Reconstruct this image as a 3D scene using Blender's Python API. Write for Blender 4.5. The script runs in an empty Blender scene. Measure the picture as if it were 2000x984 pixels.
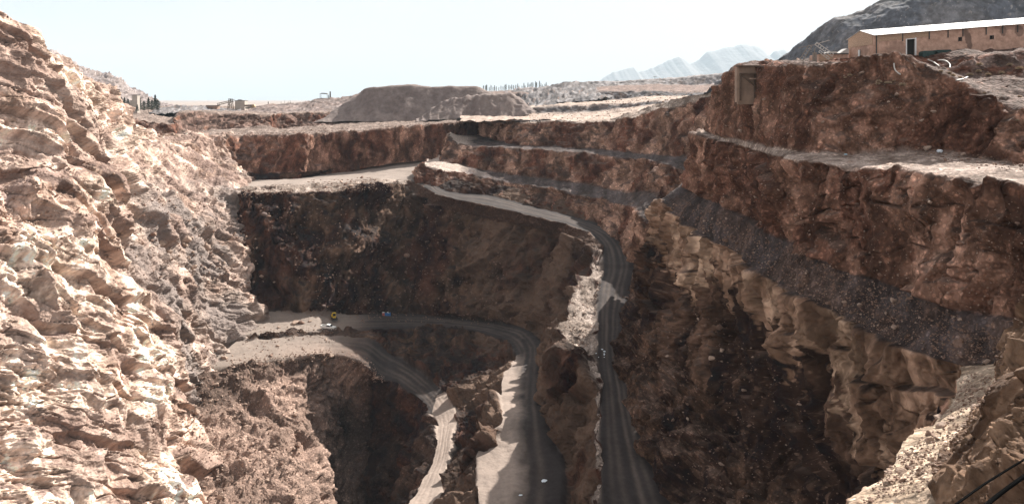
import bpy, bmesh, math, random
import numpy as np
from mathutils import Vector, Matrix, Euler
random.seed(7); np.random.seed(7)
C = bpy.context.scene
COL = C.collection
R = math.radians
f32 = np.float32

# ------------------------------------------------------------------ camera
FPX, HOR = 1570.0, 195.0            # focal length and horizon row, in pixels of the 2000 px wide photograph
cam_d = bpy.data.cameras.new('camera'); cam = bpy.data.objects.new('camera', cam_d); COL.objects.link(cam)
cam_d.sensor_width = 36.0; cam_d.lens = FPX/2000*36.0
cam_d.shift_y = -(492-HOR)/2000.0
cam_d.clip_start = 0.5; cam_d.clip_end = 60000
cam.location = (0,0,0); cam.rotation_euler = (R(90),0,0)
C.camera = cam
# ------------------------------------------------------------------ light
SUN_AZ, SUN_EL = 38.0, 37.0
w = bpy.data.worlds.new('World'); C.world = w; w.use_nodes = True
nt = w.node_tree; nt.nodes.clear()
wo = nt.nodes.new('ShaderNodeOutputWorld'); wb = nt.nodes.new('ShaderNodeBackground'); sk = nt.nodes.new('ShaderNodeTexSky')
sk.sky_type = 'NISHITA'; sk.sun_disc = False; sk.sun_elevation = R(SUN_EL); sk.sun_rotation = R(SUN_AZ)
sk.air_density = 1.0; sk.dust_density = 6.0; sk.ozone_density = 1.0; sk.altitude = 1500
wb.inputs["Strength"].default_value = 0.05
# thin bright veil of high cloud over the blue
tcw = nt.nodes.new('ShaderNodeTexCoord'); mpw = nt.nodes.new('ShaderNodeMapping'); mpw.inputs['Scale'].default_value = (1.2,1.2,4.5)
nw_ = nt.nodes.new('ShaderNodeTexNoise'); nw_.inputs['Scale'].default_value = 2.2; nw_.inputs['Detail'].default_value = 6
mrw = nt.nodes.new('ShaderNodeMapRange'); mrw.inputs['From Min'].default_value = 0.35; mrw.inputs['From Max'].default_value = 0.7; mrw.inputs['To Min'].default_value = 0.62; mrw.inputs['To Max'].default_value = 0.95
mxw = nt.nodes.new('ShaderNodeMix'); mxw.data_type = 'RGBA'; mxw.inputs['B'].default_value = (7.9,7.55,7.35,1)
nt.links.new(tcw.outputs['Generated'], mpw.inputs[0]); nt.links.new(mpw.outputs[0], nw_.inputs['Vector']); nt.links.new(nw_.outputs['Fac'], mrw.inputs['Value'])
nt.links.new(mrw.outputs[0], mxw.inputs['Factor']); nt.links.new(sk.outputs[0], mxw.inputs['A'])
nt.links.new(mxw.outputs['Result'], wb.inputs['Color']); nt.links.new(wb.outputs[0], wo.inputs['Surface'])
sd = bpy.data.lights.new('sun', 'SUN'); sd.energy = 5.0; sd.angle = R(0.5); sd.color = (1.0, 0.95, 0.88)
so = bpy.data.objects.new('sun', sd); COL.objects.link(so)
sdir = Vector((math.cos(R(SUN_EL))*math.sin(R(SUN_AZ)), math.cos(R(SUN_EL))*math.cos(R(SUN_AZ)), math.sin(R(SUN_EL))))
so.rotation_euler = sdir.to_track_quat('Z','Y').to_euler()
vs = C.view_settings; vs.view_transform = 'Standard'; vs.look = 'None'; vs.exposure = 1.35; vs.gamma = 1.0; vs.use_curve_mapping = False

# ------------------------------------------------------------------ helpers
def P(px, py, Y):
    return ((px-1000.0)*Y/FPX, Y, (HOR-py)*Y/FPX)
def Z(px, py, z):
    return P(px, py, -z*FPX/(py-HOR))
def Pv(px, py, Y): return Vector(P(px,py,Y))

def hsh(ix, iy, iz, s):
    with np.errstate(over='ignore'):
        h = (ix.astype(np.uint32)*np.uint32(374761393)) ^ (iy.astype(np.uint32)*np.uint32(668265263)) ^ (iz.astype(np.uint32)*np.uint32(2147483647)) ^ np.uint32((s*974634777+12345) & 0xffffffff)
        h = (h ^ (h >> np.uint32(15)))*np.uint32(2246822519)
        h = (h ^ (h >> np.uint32(13)))*np.uint32(3266489917)
        h = h ^ (h >> np.uint32(16))
    return h
def hf(h, k=0):
    if k:
        with np.errstate(over='ignore'):
            h = (h ^ np.uint32(k*0x9E3779B1 & 0xffffffff))*np.uint32(2654435761)
            h = h ^ (h >> np.uint32(15))
    return (h & np.uint32(0xffffff)).astype(f32)/f32(16777215.0)
def vnoise(p, s=0):
    """smooth value noise in 0..1"""
    i = np.floor(p).astype(np.int64); f = (p-i).astype(f32); u = f*f*f*(f*(f*6-15)+10)
    r = 0
    for dx in (0,1):
        wx = u[:,0] if dx else 1-u[:,0]
        for dy in (0,1):
            wy = u[:,1] if dy else 1-u[:,1]
            for dz in (0,1):
                wz = u[:,2] if dz else 1-u[:,2]
                r = r + wx*wy*wz*hf(hsh(i[:,0]+dx, i[:,1]+dy, i[:,2]+dz, s))
    return r
def fbm(p, oct=4, s=0, gain=0.5):
    a, t, r = 1.0, 0.0, 0
    for o in range(oct):
        r = r + a*(vnoise(p*(2.03**o)+17.3*o, s+o)-0.5)*2; t += a; a *= gain
    return (r/t).astype(f32)
def cells(p, s=0):
    """nearest jittered feature point: distance, hash, offset vector"""
    b = np.floor(p-0.5).astype(np.int64)
    best = np.full(len(p), 9.0, f32); bh = np.zeros(len(p), np.uint32); bo = np.zeros((len(p),3), f32)
    for dx in (0,1):
        for dy in (0,1):
            for dz in (0,1):
                c = b+np.array([dx,dy,dz]); h = hsh(c[:,0],c[:,1],c[:,2],s)
                fp = c + 0.5 + 0.8*(np.stack([hf(h,1),hf(h,2),hf(h,3)],1)-0.5)
                o = (p-fp).astype(f32); d = np.sqrt((o*o).sum(1))
                m = d < best
                best[m] = d[m]; bh[m] = h[m]; bo[m] = o[m]
    return best, bh, bo
def facet(p, s=0, tilt=0.9, soft=0.055):
    """tilted planar blocks, blended over a narrow joint"""
    b = np.floor(p-0.5).astype(np.int64)
    d1 = np.full(len(p), 9.0, f32); d2 = d1.copy(); v1 = np.zeros(len(p), f32); v2 = v1.copy()
    for dx in (0,1):
        for dy in (0,1):
            for dz in (0,1):
                c = b+np.array([dx,dy,dz]); h = hsh(c[:,0],c[:,1],c[:,2],s)
                o = (p-(c+0.5+0.8*(np.stack([hf(h,1),hf(h,2),hf(h,3)],1)-0.5))).astype(f32)
                d = np.sqrt((o*o).sum(1)); v = (hf(h,7)-0.5)+tilt*2*(o[:,0]*(hf(h,4)-0.5)+o[:,1]*(hf(h,5)-0.5)+o[:,2]*(hf(h,6)-0.5))
                m = d < d1; m2 = (~m)&(d < d2)
                d2 = np.where(m, d1, np.where(m2, d, d2)); v2 = np.where(m, v1, np.where(m2, v, v2))
                d1 = np.where(m, d, d1); v1 = np.where(m, v, v1)
    t = np.clip((d2-d1)/soft, 0, 1)*0.5+0.5
    return v1*t+v2*(1-t)
def stones(p, s=0, dens=0.6, r0=0.18, r1=0.42):
    d, h, o = cells(p, s)
    r = r0+(r1-r0)*hf(h,8)**2
    on = hf(h,9) < dens
    x = np.clip(1-(d/r)**2, 0, 1)
    return np.sqrt(x)*r*on, (x>0.15)&on, hf(h,10)
def rotm(ax, ay, az):
    return np.array(Euler((R(ax),R(ay),R(az))).to_matrix(), dtype=f32)

def catmull(cp, n_per):
    """cp: C x ... ; n_per: samples per interval"""
    out = []
    K = len(cp)
    for k in range(K-1):
        p0 = cp[max(k-1,0)]; p1 = cp[k]; p2 = cp[k+1]; p3 = cp[min(k+2,K-1)]
        m1 = (p2-p0)*0.5; m2 = (p3-p1)*0.5
        # limit overshoot
        n = n_per[k]
        t = (np.arange(n)/n).reshape((-1,)+(1,)*(cp.ndim-1))
        h00 = 2*t**3-3*t**2+1; h10 = t**3-2*t**2+t; h01 = -2*t**3+3*t**2; h11 = t**3-t**2
        out.append(h00*p1+h10*m1+h01*p2+h11*m2)
    out.append(cp[-1:])
    return np.concatenate(out, 0)

def link_mesh(name, verts, quads, mat, colors=None, kind='structure', smooth=True, tris=None):
    me = bpy.data.meshes.new(name)
    faces = quads if tris is None else tris
    k = faces.shape[1]; nf = len(faces)
    me.vertices.add(len(verts)); me.vertices.foreach_set('co', np.ascontiguousarray(verts, dtype=f32).ravel())
    me.loops.add(nf*k); me.loops.foreach_set('vertex_index', np.ascontiguousarray(faces, dtype=np.int32).ravel())
    me.polygons.add(nf); me.polygons.foreach_set('loop_start', np.arange(0, nf*k, k, dtype=np.int32))
    me.polygons.foreach_set('use_smooth', np.full(nf, smooth))
    if colors is not None:
        a = me.attributes.new('Col', 'FLOAT_COLOR', 'POINT')
        c4 = np.ones((len(verts),4), f32); c4[:,:colors.shape[1]] = colors
        a.data.foreach_set('color', c4.ravel())
    me.update(calc_edges=True)
    me.materials.append(mat)
    o = bpy.data.objects.new(name, me); COL.objects.link(o)
    if kind: o['kind'] = kind
    return o

# ------------------------------------------------------------------ materials
def new_mat(name):
    m = bpy.data.materials.new(name); m.use_nodes = True
    nt = m.node_tree; nt.nodes.clear()
    out = nt.nodes.new('ShaderNodeOutputMaterial'); b = nt.nodes.new('ShaderNodeBsdfPrincipled')
    nt.links.new(b.outputs[0], out.inputs[0])
    return m, nt, b
def terrain_mat(name, fine, bump, spread=0.35):
    m, nt, b = new_mat(name); L = nt.links.new
    at = nt.nodes.new('ShaderNodeAttribute'); at.attribute_name = 'Col'
    tc = nt.nodes.new('ShaderNodeTexCoord')
    n1 = nt.nodes.new('ShaderNodeTexNoise'); n1.inputs['Scale'].default_value = fine; n1.inputs['Detail'].default_value = 6; n1.inputs['Roughness'].default_value = 0.65
    n2 = nt.nodes.new('ShaderNodeTexVoronoi'); n2.inputs['Scale'].default_value = fine*1.7
    L(tc.outputs['Object'], n1.inputs['Vector']); L(tc.outputs['Object'], n2.inputs['Vector'])
    mr = nt.nodes.new('ShaderNodeMapRange'); mr.inputs['From Min'].default_value = 0.25; mr.inputs['From Max'].default_value = 0.75
    mr.inputs['To Min'].default_value = 1-spread; mr.inputs['To Max'].default_value = 1+spread
    L(n1.outputs['Fac'], mr.inputs['Value'])
    mx = nt.nodes.new('ShaderNodeVectorMath'); mx.operation = 'SCALE'
    L(at.outputs['Color'], mx.inputs[0]); L(mr.outputs[0], mx.inputs['Scale'])
    L(mx.outputs[0], b.inputs['Base Color'])
    b.inputs['Roughness'].default_value = 0.95; b.inputs['Specular IOR Level'].default_value = 0.15
    ad = nt.nodes.new('ShaderNodeMath'); ad.operation = 'MULTIPLY_ADD'; ad.inputs[1].default_value = -0.5
    L(n2.outputs['Distance'], ad.inputs[0]); L(n1.outputs['Fac'], ad.inputs[2])
    bp = nt.nodes.new('ShaderNodeBump'); bp.inputs['Strength'].default_value = 0.9; bp.inputs['Distance'].default_value = bump
    L(ad.outputs[0], bp.inputs['Height']); L(bp.outputs[0], b.inputs['Normal'])
    return m
def pebbles(m, layers):
    nt = m.node_tree; L = nt.links.new; b = next(n for n in nt.nodes if n.type == 'BSDF_PRINCIPLED'); tc = next(n for n in nt.nodes if n.type == 'TEX_COORD')
    prev = b.inputs['Base Color'].links[0].from_socket
    for sc, r, gain in layers:
        v = nt.nodes.new('ShaderNodeTexVoronoi'); v.inputs['Scale'].default_value = sc; L(tc.outputs['Object'], v.inputs['Vector'])
        sp = nt.nodes.new('ShaderNodeSeparateColor'); L(v.outputs['Color'], sp.inputs[0])
        mu = nt.nodes.new('ShaderNodeMath'); mu.operation = 'MULTIPLY'; mu.inputs[1].default_value = r; L(sp.outputs[1], mu.inputs[0])
        lt = nt.nodes.new('ShaderNodeMath'); lt.operation = 'LESS_THAN'; L(v.outputs['Distance'], lt.inputs[0]); L(mu.outputs[0], lt.inputs[1])
        ma = nt.nodes.new('ShaderNodeMath'); ma.operation = 'MULTIPLY_ADD'; ma.inputs[1].default_value = gain; ma.inputs[2].default_value = 1.0; L(lt.outputs[0], ma.inputs[0])
        s2 = nt.nodes.new('ShaderNodeVectorMath'); s2.operation = 'SCALE'; L(prev, s2.inputs[0]); L(ma.outputs[0], s2.inputs['Scale']); prev = s2.outputs[0]
    L(prev, b.inputs['Base Color'])
M_ROCK = terrain_mat('fractured_rock', 0.9, 0.35, 0.22)
M_EARTH = terrain_mat('stony_earth', 1.6, 0.3, 0.3)
M_DIRT = terrain_mat('packed_dirt', 1.2, 0.08, 0.18)
M_FAR = terrain_mat('distant_dump', 0.35, 0.3, 0.28)
M_MTN = terrain_mat('distant_mountain', 0.004, 30.0, 0.2)
pebbles(M_EARTH, ((1.1,0.42,0.7),(2.6,0.5,0.55)))
def add_fracture(m, layers):
    nt = m.node_tree; L = nt.links.new; b = next(n for n in nt.nodes if n.type == 'BSDF_PRINCIPLED'); tc = next(n for n in nt.nodes if n.type == 'TEX_COORD')
    prev = b.inputs['Normal'].links[0].from_socket
    for sc, dist, stretch in layers:
        mp = nt.nodes.new('ShaderNodeMapping'); mp.inputs['Rotation'].default_value = (R(38),R(-12),R(8)); mp.inputs['Scale'].default_value = stretch
        nz = nt.nodes.new('ShaderNodeTexNoise'); nz.inputs['Scale'].default_value = sc*1.3; nz.inputs['Detail'].default_value = 2
        mxv = nt.nodes.new('ShaderNodeMix'); mxv.data_type = 'RGBA'; mxv.blend_type = 'LINEAR_LIGHT'; mxv.inputs['Factor'].default_value = 0.5/sc*0.6
        v = nt.nodes.new('ShaderNodeTexVoronoi'); v.inputs['Scale'].default_value = sc; v.feature = 'F1'
        L(tc.outputs['Object'], mp.inputs[0]); L(mp.outputs[0], nz.inputs['Vector']); L(mp.outputs[0], mxv.inputs['A']); L(nz.outputs['Color'], mxv.inputs['B']); L(mxv.outputs['Result'], v.inputs['Vector'])
        # block height: random per cell plus a slope across it
        sp = nt.nodes.new('ShaderNodeSeparateColor'); L(v.outputs['Color'], sp.inputs[0])
        ad = nt.nodes.new('ShaderNodeMath'); ad.operation = 'ADD'; L(sp.outputs[0], ad.inputs[0]); L(v.outputs['Distance'], ad.inputs[1])
        bp = nt.nodes.new('ShaderNodeBump'); bp.inputs['Strength'].default_value = 0.8; bp.inputs['Distance'].default_value = dist
        L(ad.outputs[0], bp.inputs['Height']); L(prev, bp.inputs['Normal']); prev = bp.outputs[0]
    L(prev, b.inputs['Normal'])
add_fracture(M_ROCK, ((0.45,0.55,(1,0.6,1.5)),(1.3,0.22,(1,0.6,1.5))))
add_fracture(M_EARTH, ((0.9,0.25,(1,1,0.8)),(2.4,0.12,(1,1,1))))
def plain(name, col, rough=0.7, noise=0.15, scale=3.0, metal=0.0, bump=0.02):
    m, nt, b = new_mat(name); L = nt.links.new
    tc = nt.nodes.new('ShaderNodeTexCoord'); n = nt.nodes.new('ShaderNodeTexNoise'); n.inputs['Scale'].default_value = scale; n.inputs['Detail'].default_value = 5
    L(tc.outputs['Object'], n.inputs['Vector'])
    cr = nt.nodes.new('ShaderNodeValToRGB')
    cr.color_ramp.elements[0].position = 0.3; cr.color_ramp.elements[1].position = 0.7
    cr.color_ramp.elements[0].color = tuple(c*(1-noise) for c in col)+(1,)
    cr.color_ramp.elements[1].color = tuple(min(1,c*(1+noise)) for c in col)+(1,)
    L(n.outputs['Fac'], cr.inputs[0]); L(cr.outputs[0], b.inputs['Base Color'])
    b.inputs['Roughness'].default_value = rough; b.inputs['Metallic'].default_value = metal
    if bump:
        bp = nt.nodes.new('ShaderNodeBump'); bp.inputs['Distance'].default_value = bump; L(n.outputs['Fac'], bp.inputs['Height']); L(bp.outputs[0], b.inputs['Normal'])
    return m

# ------------------------------------------------------------------ terrain sheets
# band styles: rock facet amplitude, big undulation, stone amplitude, main colour, patch colour, gully amplitude
PINK  = (0.40,0.29,0.235); PALE = (0.60,0.48,0.40); GRAV = (0.20,0.145,0.125); REDB = (0.150,0.066,0.042); TAN = (0.36,0.205,0.145)
OCHRE = (0.31,0.175,0.095); DBRN = (0.042,0.021,0.014); ROAD = (0.13,0.112,0.11); DUST = (0.42,0.34,0.29); GREY = (0.26,0.245,0.245); DGREY=(0.12,0.115,0.12)
def band(name, mat, rock=0., big=0., stone=0., gully=0., c1=REDB, c2=TAN, patch=0.5, cs=12., flatc=None, thr=0.75, tracks=0, wob=0., strat=0., gs=1.0, jit=None, mott=None, stonec=(0.30,0.19,0.14), lump=0.):
    return dict(name=name, mat=mat, rock=rock, big=big, stone=stone, gully=gully, c1=c1, c2=c2, patch=patch, cs=cs, flatc=flatc, thr=thr, tracks=tracks, wob=wob, gs=gs, mott=(mott if mott is not None else {'haul_road':0.12,'bench':0.45,'plateau':0.4,'rock_slope':0.55,'pit_wall':0.66,'earth_bank':0.7,'foreground_cliff':0.5,'gravel_heap':0.12,'mine_yard':0.25,'waste_mountain':0.3}.get(name,0.4)), jit=(jit if jit is not None else (0.15 if name=='haul_road' else 0.7 if name in ('bench','plateau','rubble_ledge') else 1.4)), strat=strat, stonec=stonec, lump=lump)
SHEETS = {}
def smooth_rows(a, k):
    for _ in range(k):
        b = a.copy(); b[1:-1] = (a[:-2]+2*a[1:-1]+a[2:])/4; a = b
    return a
def sheet(key, rows, bands, tint=None, alb=1.0, step=2.3, fscale=6.0, rot=(20,-25,10), seed=1, minw=3.0, sm=2, dipamp=1.0, maxn=160):
    cp = np.array(rows, dtype=np.float64)                     # R x C x 3 world points
    Rn, Cn = cp.shape[:2]
    def proj(q):
        y = np.maximum(q[...,1], 8); return np.stack([1000+FPX*q[...,0]/y, HOR-FPX*q[...,2]/y], -1)
    pp = proj(cp)
    vis = (pp[...,0] > -150) & (pp[...,0] < 2150) & (pp[...,1] > -150) & (pp[...,1] < 1150)
    def count(a, b, va, vb, wa, wb):
        d = np.linalg.norm(a-b, axis=-1); v = va|vb
        d = np.where(v, d, d*0.15); wd = np.linalg.norm(wa-wb, axis=-1)
        return int(min(maxn, max(2, d.max()/step, np.percentile(wd,75)/minw)))
    ncol = [count(pp[:,k],pp[:,k+1],vis[:,k],vis[:,k+1],cp[:,k],cp[:,k+1]) for k in range(Cn-1)]
    nrow = [count(pp[k],pp[k+1],vis[k],vis[k+1],cp[k],cp[k+1]) for k in range(Rn-1)]
    g = catmull(np.swapaxes(cp,0,1), ncol)                    # U x R x 3
    g = np.swapaxes(g,0,1)                                    # R x U x 3
    out = []; vb = []; vt = []
    for k in range(Rn-1):
        n = nrow[k]; t = (np.arange(n)/n)[:,None,None]
        out.append(g[k][None]*(1-t)+g[k+1][None]*t); vb += [k]*n; vt += list(np.arange(n)/n)
    out.append(g[-1][None]); vb.append(Rn-2); vt.append(1.0)
    G = np.concatenate(out,0); V, U = G.shape[:2]; vb = np.array(vb); vt = np.array(vt, dtype=f32)
    # smooth the profile a little so that the crests are rounded
    for _ in range(sm): G[1:-1] = (G[:-2]+2*G[1:-1]+G[2:])/4
    def normals(G):
        du = np.gradient(G, axis=1); dv = np.gradient(G, axis=0)
        n = np.cross(du, dv); n /= np.maximum(np.linalg.norm(n, axis=-1, keepdims=True), 1e-9)
        return n
    Nm = normals(G)
    if np.median(Nm[...,2]) < 0: Nm = -Nm; flip = True
    else: flip = False
    for _ in range(6):
        Nm[1:-1] = (Nm[:-2]+2*Nm[1:-1]+Nm[2:])/4; Nm[:,1:-1] = (Nm[:,:-2]+2*Nm[:,1:-1]+Nm[:,2:])/4
    Nm /= np.maximum(np.linalg.norm(Nm, axis=-1, keepdims=True), 1e-9)
    def par(k, s=3):
        a = np.array([bands[b][k] for b in vb], dtype=f32)
        return smooth_rows(a, s)
    Pq = G.reshape(-1,3).astype(f32); N = Nm.reshape(-1,3).astype(f32)
    rep = lambda a: np.repeat(a, U)
    rock = rep(par('rock')); big = rep(par('big')); stn = rep(par('stone')); gul = rep(par('gully')); strat = rep(par('strat')); lump = rep(par('lump'))
    M = rotm(*rot) if not isinstance(rot, np.ndarray) else rot
    ani = np.array([2.6,1.3,0.6] if isinstance(rot, np.ndarray) else [1.9,1.0,0.75], f32)
    disp = np.zeros(len(Pq), f32)
    warp = np.stack([fbm(Pq/9.0, 2, seed+50), fbm(Pq/9.0, 2, seed+60), fbm(Pq/9.0,2,seed+70)],1)
    disp += big*fbm(Pq/28.0, 3, seed)*1.6
    disp += big*0.7*(0.5-np.abs(fbm(Pq*np.array([1/13.,1/13.,1/40.],f32)+warp*0.3, 3, seed+90))*2.2)
    if rock.max() > 0:
        q = ((Pq+warp*1.2) @ M.T)/ani
        S1, S2, S3, S4 = fscale*1.5, fscale*0.62, fscale*0.27, fscale*0.12
        f = 0.26*S1*facet(q/S1, seed+1, 0.8) + 0.17*S2*facet(q/S2, seed+2, 1.0)
        mod = np.clip(0.55+2.6*fbm(Pq/13.0, 3, seed+5), 0.05, 1.6)
        cr_ = 1-np.clip(np.abs(fbm(q/np.array([S1*1.6,S1*0.5,S1*0.5],f32), 3, seed+44, 0.6))/0.035, 0, 1)
        f += mod*(0.20*S3*facet(q/S3, seed+3, 1.1) + 0.20*S4*facet(q/S4, seed+4, 1.2)) - 0.16*S1*cr_
        disp += rock*f + rock*0.08*mod*fbm(Pq/1.8, 3, seed+6)
    if gul.max() > 0:                                         # vertical erosion ribs
        g_ = rep(par('gs',0))[:,None]; q = Pq*np.where(g_>1.5, np.array([1/4.5,1/30.,1/60.],f32), np.array([1/4.5,1/4.5,1/26.0], f32))/g_+warp*np.where(g_>1.5,0.12,0.35)
        r = 1-np.abs(fbm(q, 3, seed+8))*2
        disp += gul*(r-0.5)
        q = Pq*np.array([1/1.6,1/1.6,1/11.0], f32)/g_+warp*0.5
        disp += gul*0.35*(1-np.abs(fbm(q, 2, seed+9))*2-0.5)
    if lump.max() > 0:
        disp += lump*(fbm(Pq/3.5, 4, seed+15, 0.6))
    if strat.max() > 0:
        zz = Pq[:,2] + 0.18*Pq[:,0] + 1.5*warp[:,2]
        disp += strat*(np.abs((zz/3.1)%1-0.5)*2-0.5) + strat*0.4*(np.abs((zz/0.9)%1-0.5)*2-0.5)
    smask = np.zeros(len(Pq), bool); sval = np.zeros(len(Pq), f32)
    if stn.max() > 0:
        for sc, dn, sd_ in ((2.4,0.14,11),(1.2,0.35,12),(0.6,0.5,13)):
            if sc < 1 and Pq[:,1].min() > 200: continue
            h, m, v = stones(Pq/sc+warp*0.2, seed+sd_, dn)
            disp += stn*h*sc*0.9*np.clip(0.6+1.2*fbm(Pq/15.0,2,seed+14),0,1.4); nm = m & (stn > 0.2); smask |= nm; sval = np.where(nm, v, sval)
    Q = Pq + N*disp[:,None]
    jt = rep(par('jit',5))*min(1.0, minw/3.0)
    Q[:,0] += jt*1.6*fbm(Pq/7.0, 4, seed+101, 0.6); Q[:,1] += jt*1.6*fbm(Pq/7.0, 4, seed+111, 0.6); Q[:,2] += jt*0.5*fbm(Pq/6.0, 3, seed+121, 0.6)
    Q3 = Q.reshape(V,U,3)
    nn = normals(Q3.astype(np.float64)).astype(f32)
    if flip: nn = -nn
    for _ in range(2):
        nn[1:-1] = (nn[:-2]+2*nn[1:-1]+nn[2:])/4; nn[:,1:-1] = (nn[:,:-2]+2*nn[:,1:-1]+nn[:,2:])/4
    nz = nn[...,2].ravel()
    # colour
    wb_ = rep(par('wob',0)); own = np.repeat(np.arange(V), U)
    look = np.clip(own + (wb_*(fbm(Pq/11.0*np.array([1,1,0.35],f32), 4, seed+95, 0.6)+0.45*fbm(Pq/1.3, 3, seed+96, 0.8))*V*0.28).astype(int), 0, V-1)
    isw = np.array([bands[b]['name'].endswith(('wall','cliff','slope')) for b in vb])
    look = np.where(isw[look] == isw[own], look, own)
    def parc(k):
        a = np.array([bands[b][k] if bands[b][k] is not None else bands[b]['c1'] for b in vb], dtype=f32)
        return smooth_rows(a, 4)[look]
    c1 = parc('c1'); c2 = parc('c2'); fc = parc('flatc'); cs = rep(par('cs',0)); pt = rep(par('patch'))
    pn = fbm(Pq*np.array([1,1,0.8],f32)/cs[:,None]+warp*0.3, 4, seed+20, 0.6)
    a = np.clip((pn*3.4+(pt-0.5)*2)*0.9+0.5, 0, 1)[:,None]
    col = c1*(1-a)+c2*a
    thr = rep(par('thr'))
    fl = np.clip((nz-thr+0.22*pn)/0.12, 0, 1)[:,None]
    col = col*(1-fl)+fc*fl
    sc_ = parc('stonec')
    ms = (smask*(0.2+0.5*sval))[:,None]
    col = col*(1-ms)+sc_*ms
    # hairline streaks, very small tonal variation
    mo = rep(np.array([bands[b]['mott'] for b in vb], dtype=f32))
    far_ = np.clip(Pq[:,1]/170.0, 1.0, 2.2)[:,None]
    m1 = fbm(Pq*np.array([1/1.3,1/1.3,1/4.0],f32)/far_, 4, seed+25, 0.75)
    m2 = fbm(Pq*np.array([1/5.,1/5.,1/9.0],f32), 3, seed+27, 0.7)
    dd, hh, oo = cells((Pq+warp*0.5)/(np.array([2.0,2.0,2.4],f32)*far_), seed+28)
    mm = np.clip(2.6*m1+1.5*m2+0.45*(hf(hh,3)-0.5), -1.3, 1.1)
    col = col*np.exp(mo*mm)[:,None]
    # darker grains are redder, paler ones are dustier
    col *= np.stack([1+0*mm, 1+0.07*mo*mm, 1+0.13*mo*mm],1)
    # tyre tracks: worn paler lines along a road band
    tb = np.array([bands[b]['tracks'] for b in vb], dtype=f32)
    if tb.max() > 0:
        v = rep(vt); t_ = rep(tb); wob = 0.05*fbm(Pq/35.0,2,seed+31)
        tr = np.zeros(len(Pq), f32)
        for c_, w_, s_ in ((0.24,0.05,0.7),(0.40,0.05,0.9),(0.64,0.06,1.0),(0.79,0.05,0.6)):
            tr += s_*np.exp(-((v+wob-c_)/w_)**2)*np.clip(0.75+0.9*fbm(Pq/11.0, 3, seed+33+int(c_*9)),0.1,1.2)
        tr = (np.clip(tr,0,1)*t_)[:,None]
        col = col*(1-0.5*tr)+np.array(DUST,f32)*1.5*0.5*tr
        Q[:,2] -= 0.10*tr[:,0]
    if tint is not None: col = tint(Pq, col, pn, np.array([bands[b]['name'] for b in vb])[own])
    col = col*np.array([0.80,0.765,0.74],f32)*alb  # alb is set lower on shaded sheets to deepen their shade
    col = np.clip(col, 0.01, 0.9)
    # split into one object for each band group
    idx = np.arange(V*U).reshape(V,U)
    objs = []
    k = 0
    while k < len(bands):
        k2 = k
        while k2+1 < len(bands) and bands[k2+1]['name'] == bands[k]['name'] and bands[k2+1]['mat'] is bands[k]['mat']: k2 += 1
        rws = np.where((vb >= k) & (vb <= k2))[0]; r0, r1 = rws[0], rws[-1]+1
        if r1 > V-1: r1 = V-1
        if bands[k]['name']:
            s = idx[r0:r1+1]
            qd = np.stack([s[:-1,:-1],s[:-1,1:],s[1:,1:],s[1:,:-1]],-1).reshape(-1,4)-s[0,0]
            if flip: qd = qd[:,::-1]
            vv = Q[s.ravel()]; cc = col[s.ravel()]
            objs.append(link_mesh(bands[k]['name'], vv, qd, bands[k]['mat'], cc))
        k = k2+1
    SHEETS[key] = dict(Q=Q.reshape(V,U,3), vb=vb, N=nn, col=col.reshape(V,U,3))
    return objs

PP = lambda L_: [P(*a) for a in L_]
ZZ = lambda L_: [Z(*a) for a in L_]

# ---- left mountain wall
left_cols = [
 [(-250,-60,170),(-250,150,160),(-250,330,150),(-250,360,145),(-250,500,138),(-250,650,132),(-250,850,125),(-250,1100,115)],
 [(0,30,190),(0,190,182),(0,350,172),(0,378,165),(0,490,158),(0,640,150),(0,810,142),(0,1020,134)],
 [(70,92,212),(100,200,198),(105,340,186),(105,365,178),(110,480,170),(110,640,160),(115,820,152),(120,1020,145)],
 [(195,168,265),(190,230,240),(205,325,215),(210,352,205),(200,470,192),(210,620,180),(215,820,168),(230,1020,158)],
 [(268,242,315),(262,262,300),(262,288,285),(275,320,270),(290,440,235),(300,590,205),(300,840,182),(330,1020,170)],
 [(330,282,340),(325,288,330),(325,300,315),(330,360,285),(338,480,250),(342,640,212),(335,860,186),(400,1020,180)],
 [(400,266,380),(395,276,370),(390,300,350),(390,370,310),(400,480,275),(375,620,250),(385,800,222),(440,1020,195)],
 [(432,264,390),(440,300,375),(470,345,350),(480,390,330),(480,480,305),(450,600,275),(440,720,250),(470,900,215)],
 [(450,262,412),(455,322,397),(500,357,367),(520,420,347),(548,500,327),(535,612,303),(500,702,262),(520,900,225)],
]
ncr = len(left_cols[0])
back = [tuple(np.array(P(*c[0]))+np.array([-60,25,8 if i<5 else -3])) for i,c in enumerate(left_cols)]
DIP = np.array([[0.12,0.78,-0.61],[0.95,0.09,0.29],[-0.28,0.61,0.74]], f32)
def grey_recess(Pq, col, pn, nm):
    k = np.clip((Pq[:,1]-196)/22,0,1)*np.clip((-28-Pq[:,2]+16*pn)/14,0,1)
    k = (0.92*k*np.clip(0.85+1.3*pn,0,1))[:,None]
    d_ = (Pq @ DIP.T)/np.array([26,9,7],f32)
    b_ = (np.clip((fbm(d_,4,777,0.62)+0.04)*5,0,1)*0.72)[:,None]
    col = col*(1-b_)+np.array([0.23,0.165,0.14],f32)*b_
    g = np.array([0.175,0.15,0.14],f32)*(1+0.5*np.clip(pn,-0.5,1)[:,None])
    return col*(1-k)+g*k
left_rows = [back]+[[P(*c[k]) for c in left_cols] for k in range(ncr)]
lw = dict(jit=0.6, rock=1.15, big=3.4, c1=PINK, c2=PALE, patch=0.5, cs=16, flatc=GRAV, thr=0.76, wob=0.4, stone=0.25, stonec=(0.5,0.4,0.34), lump=0.12)
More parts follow.
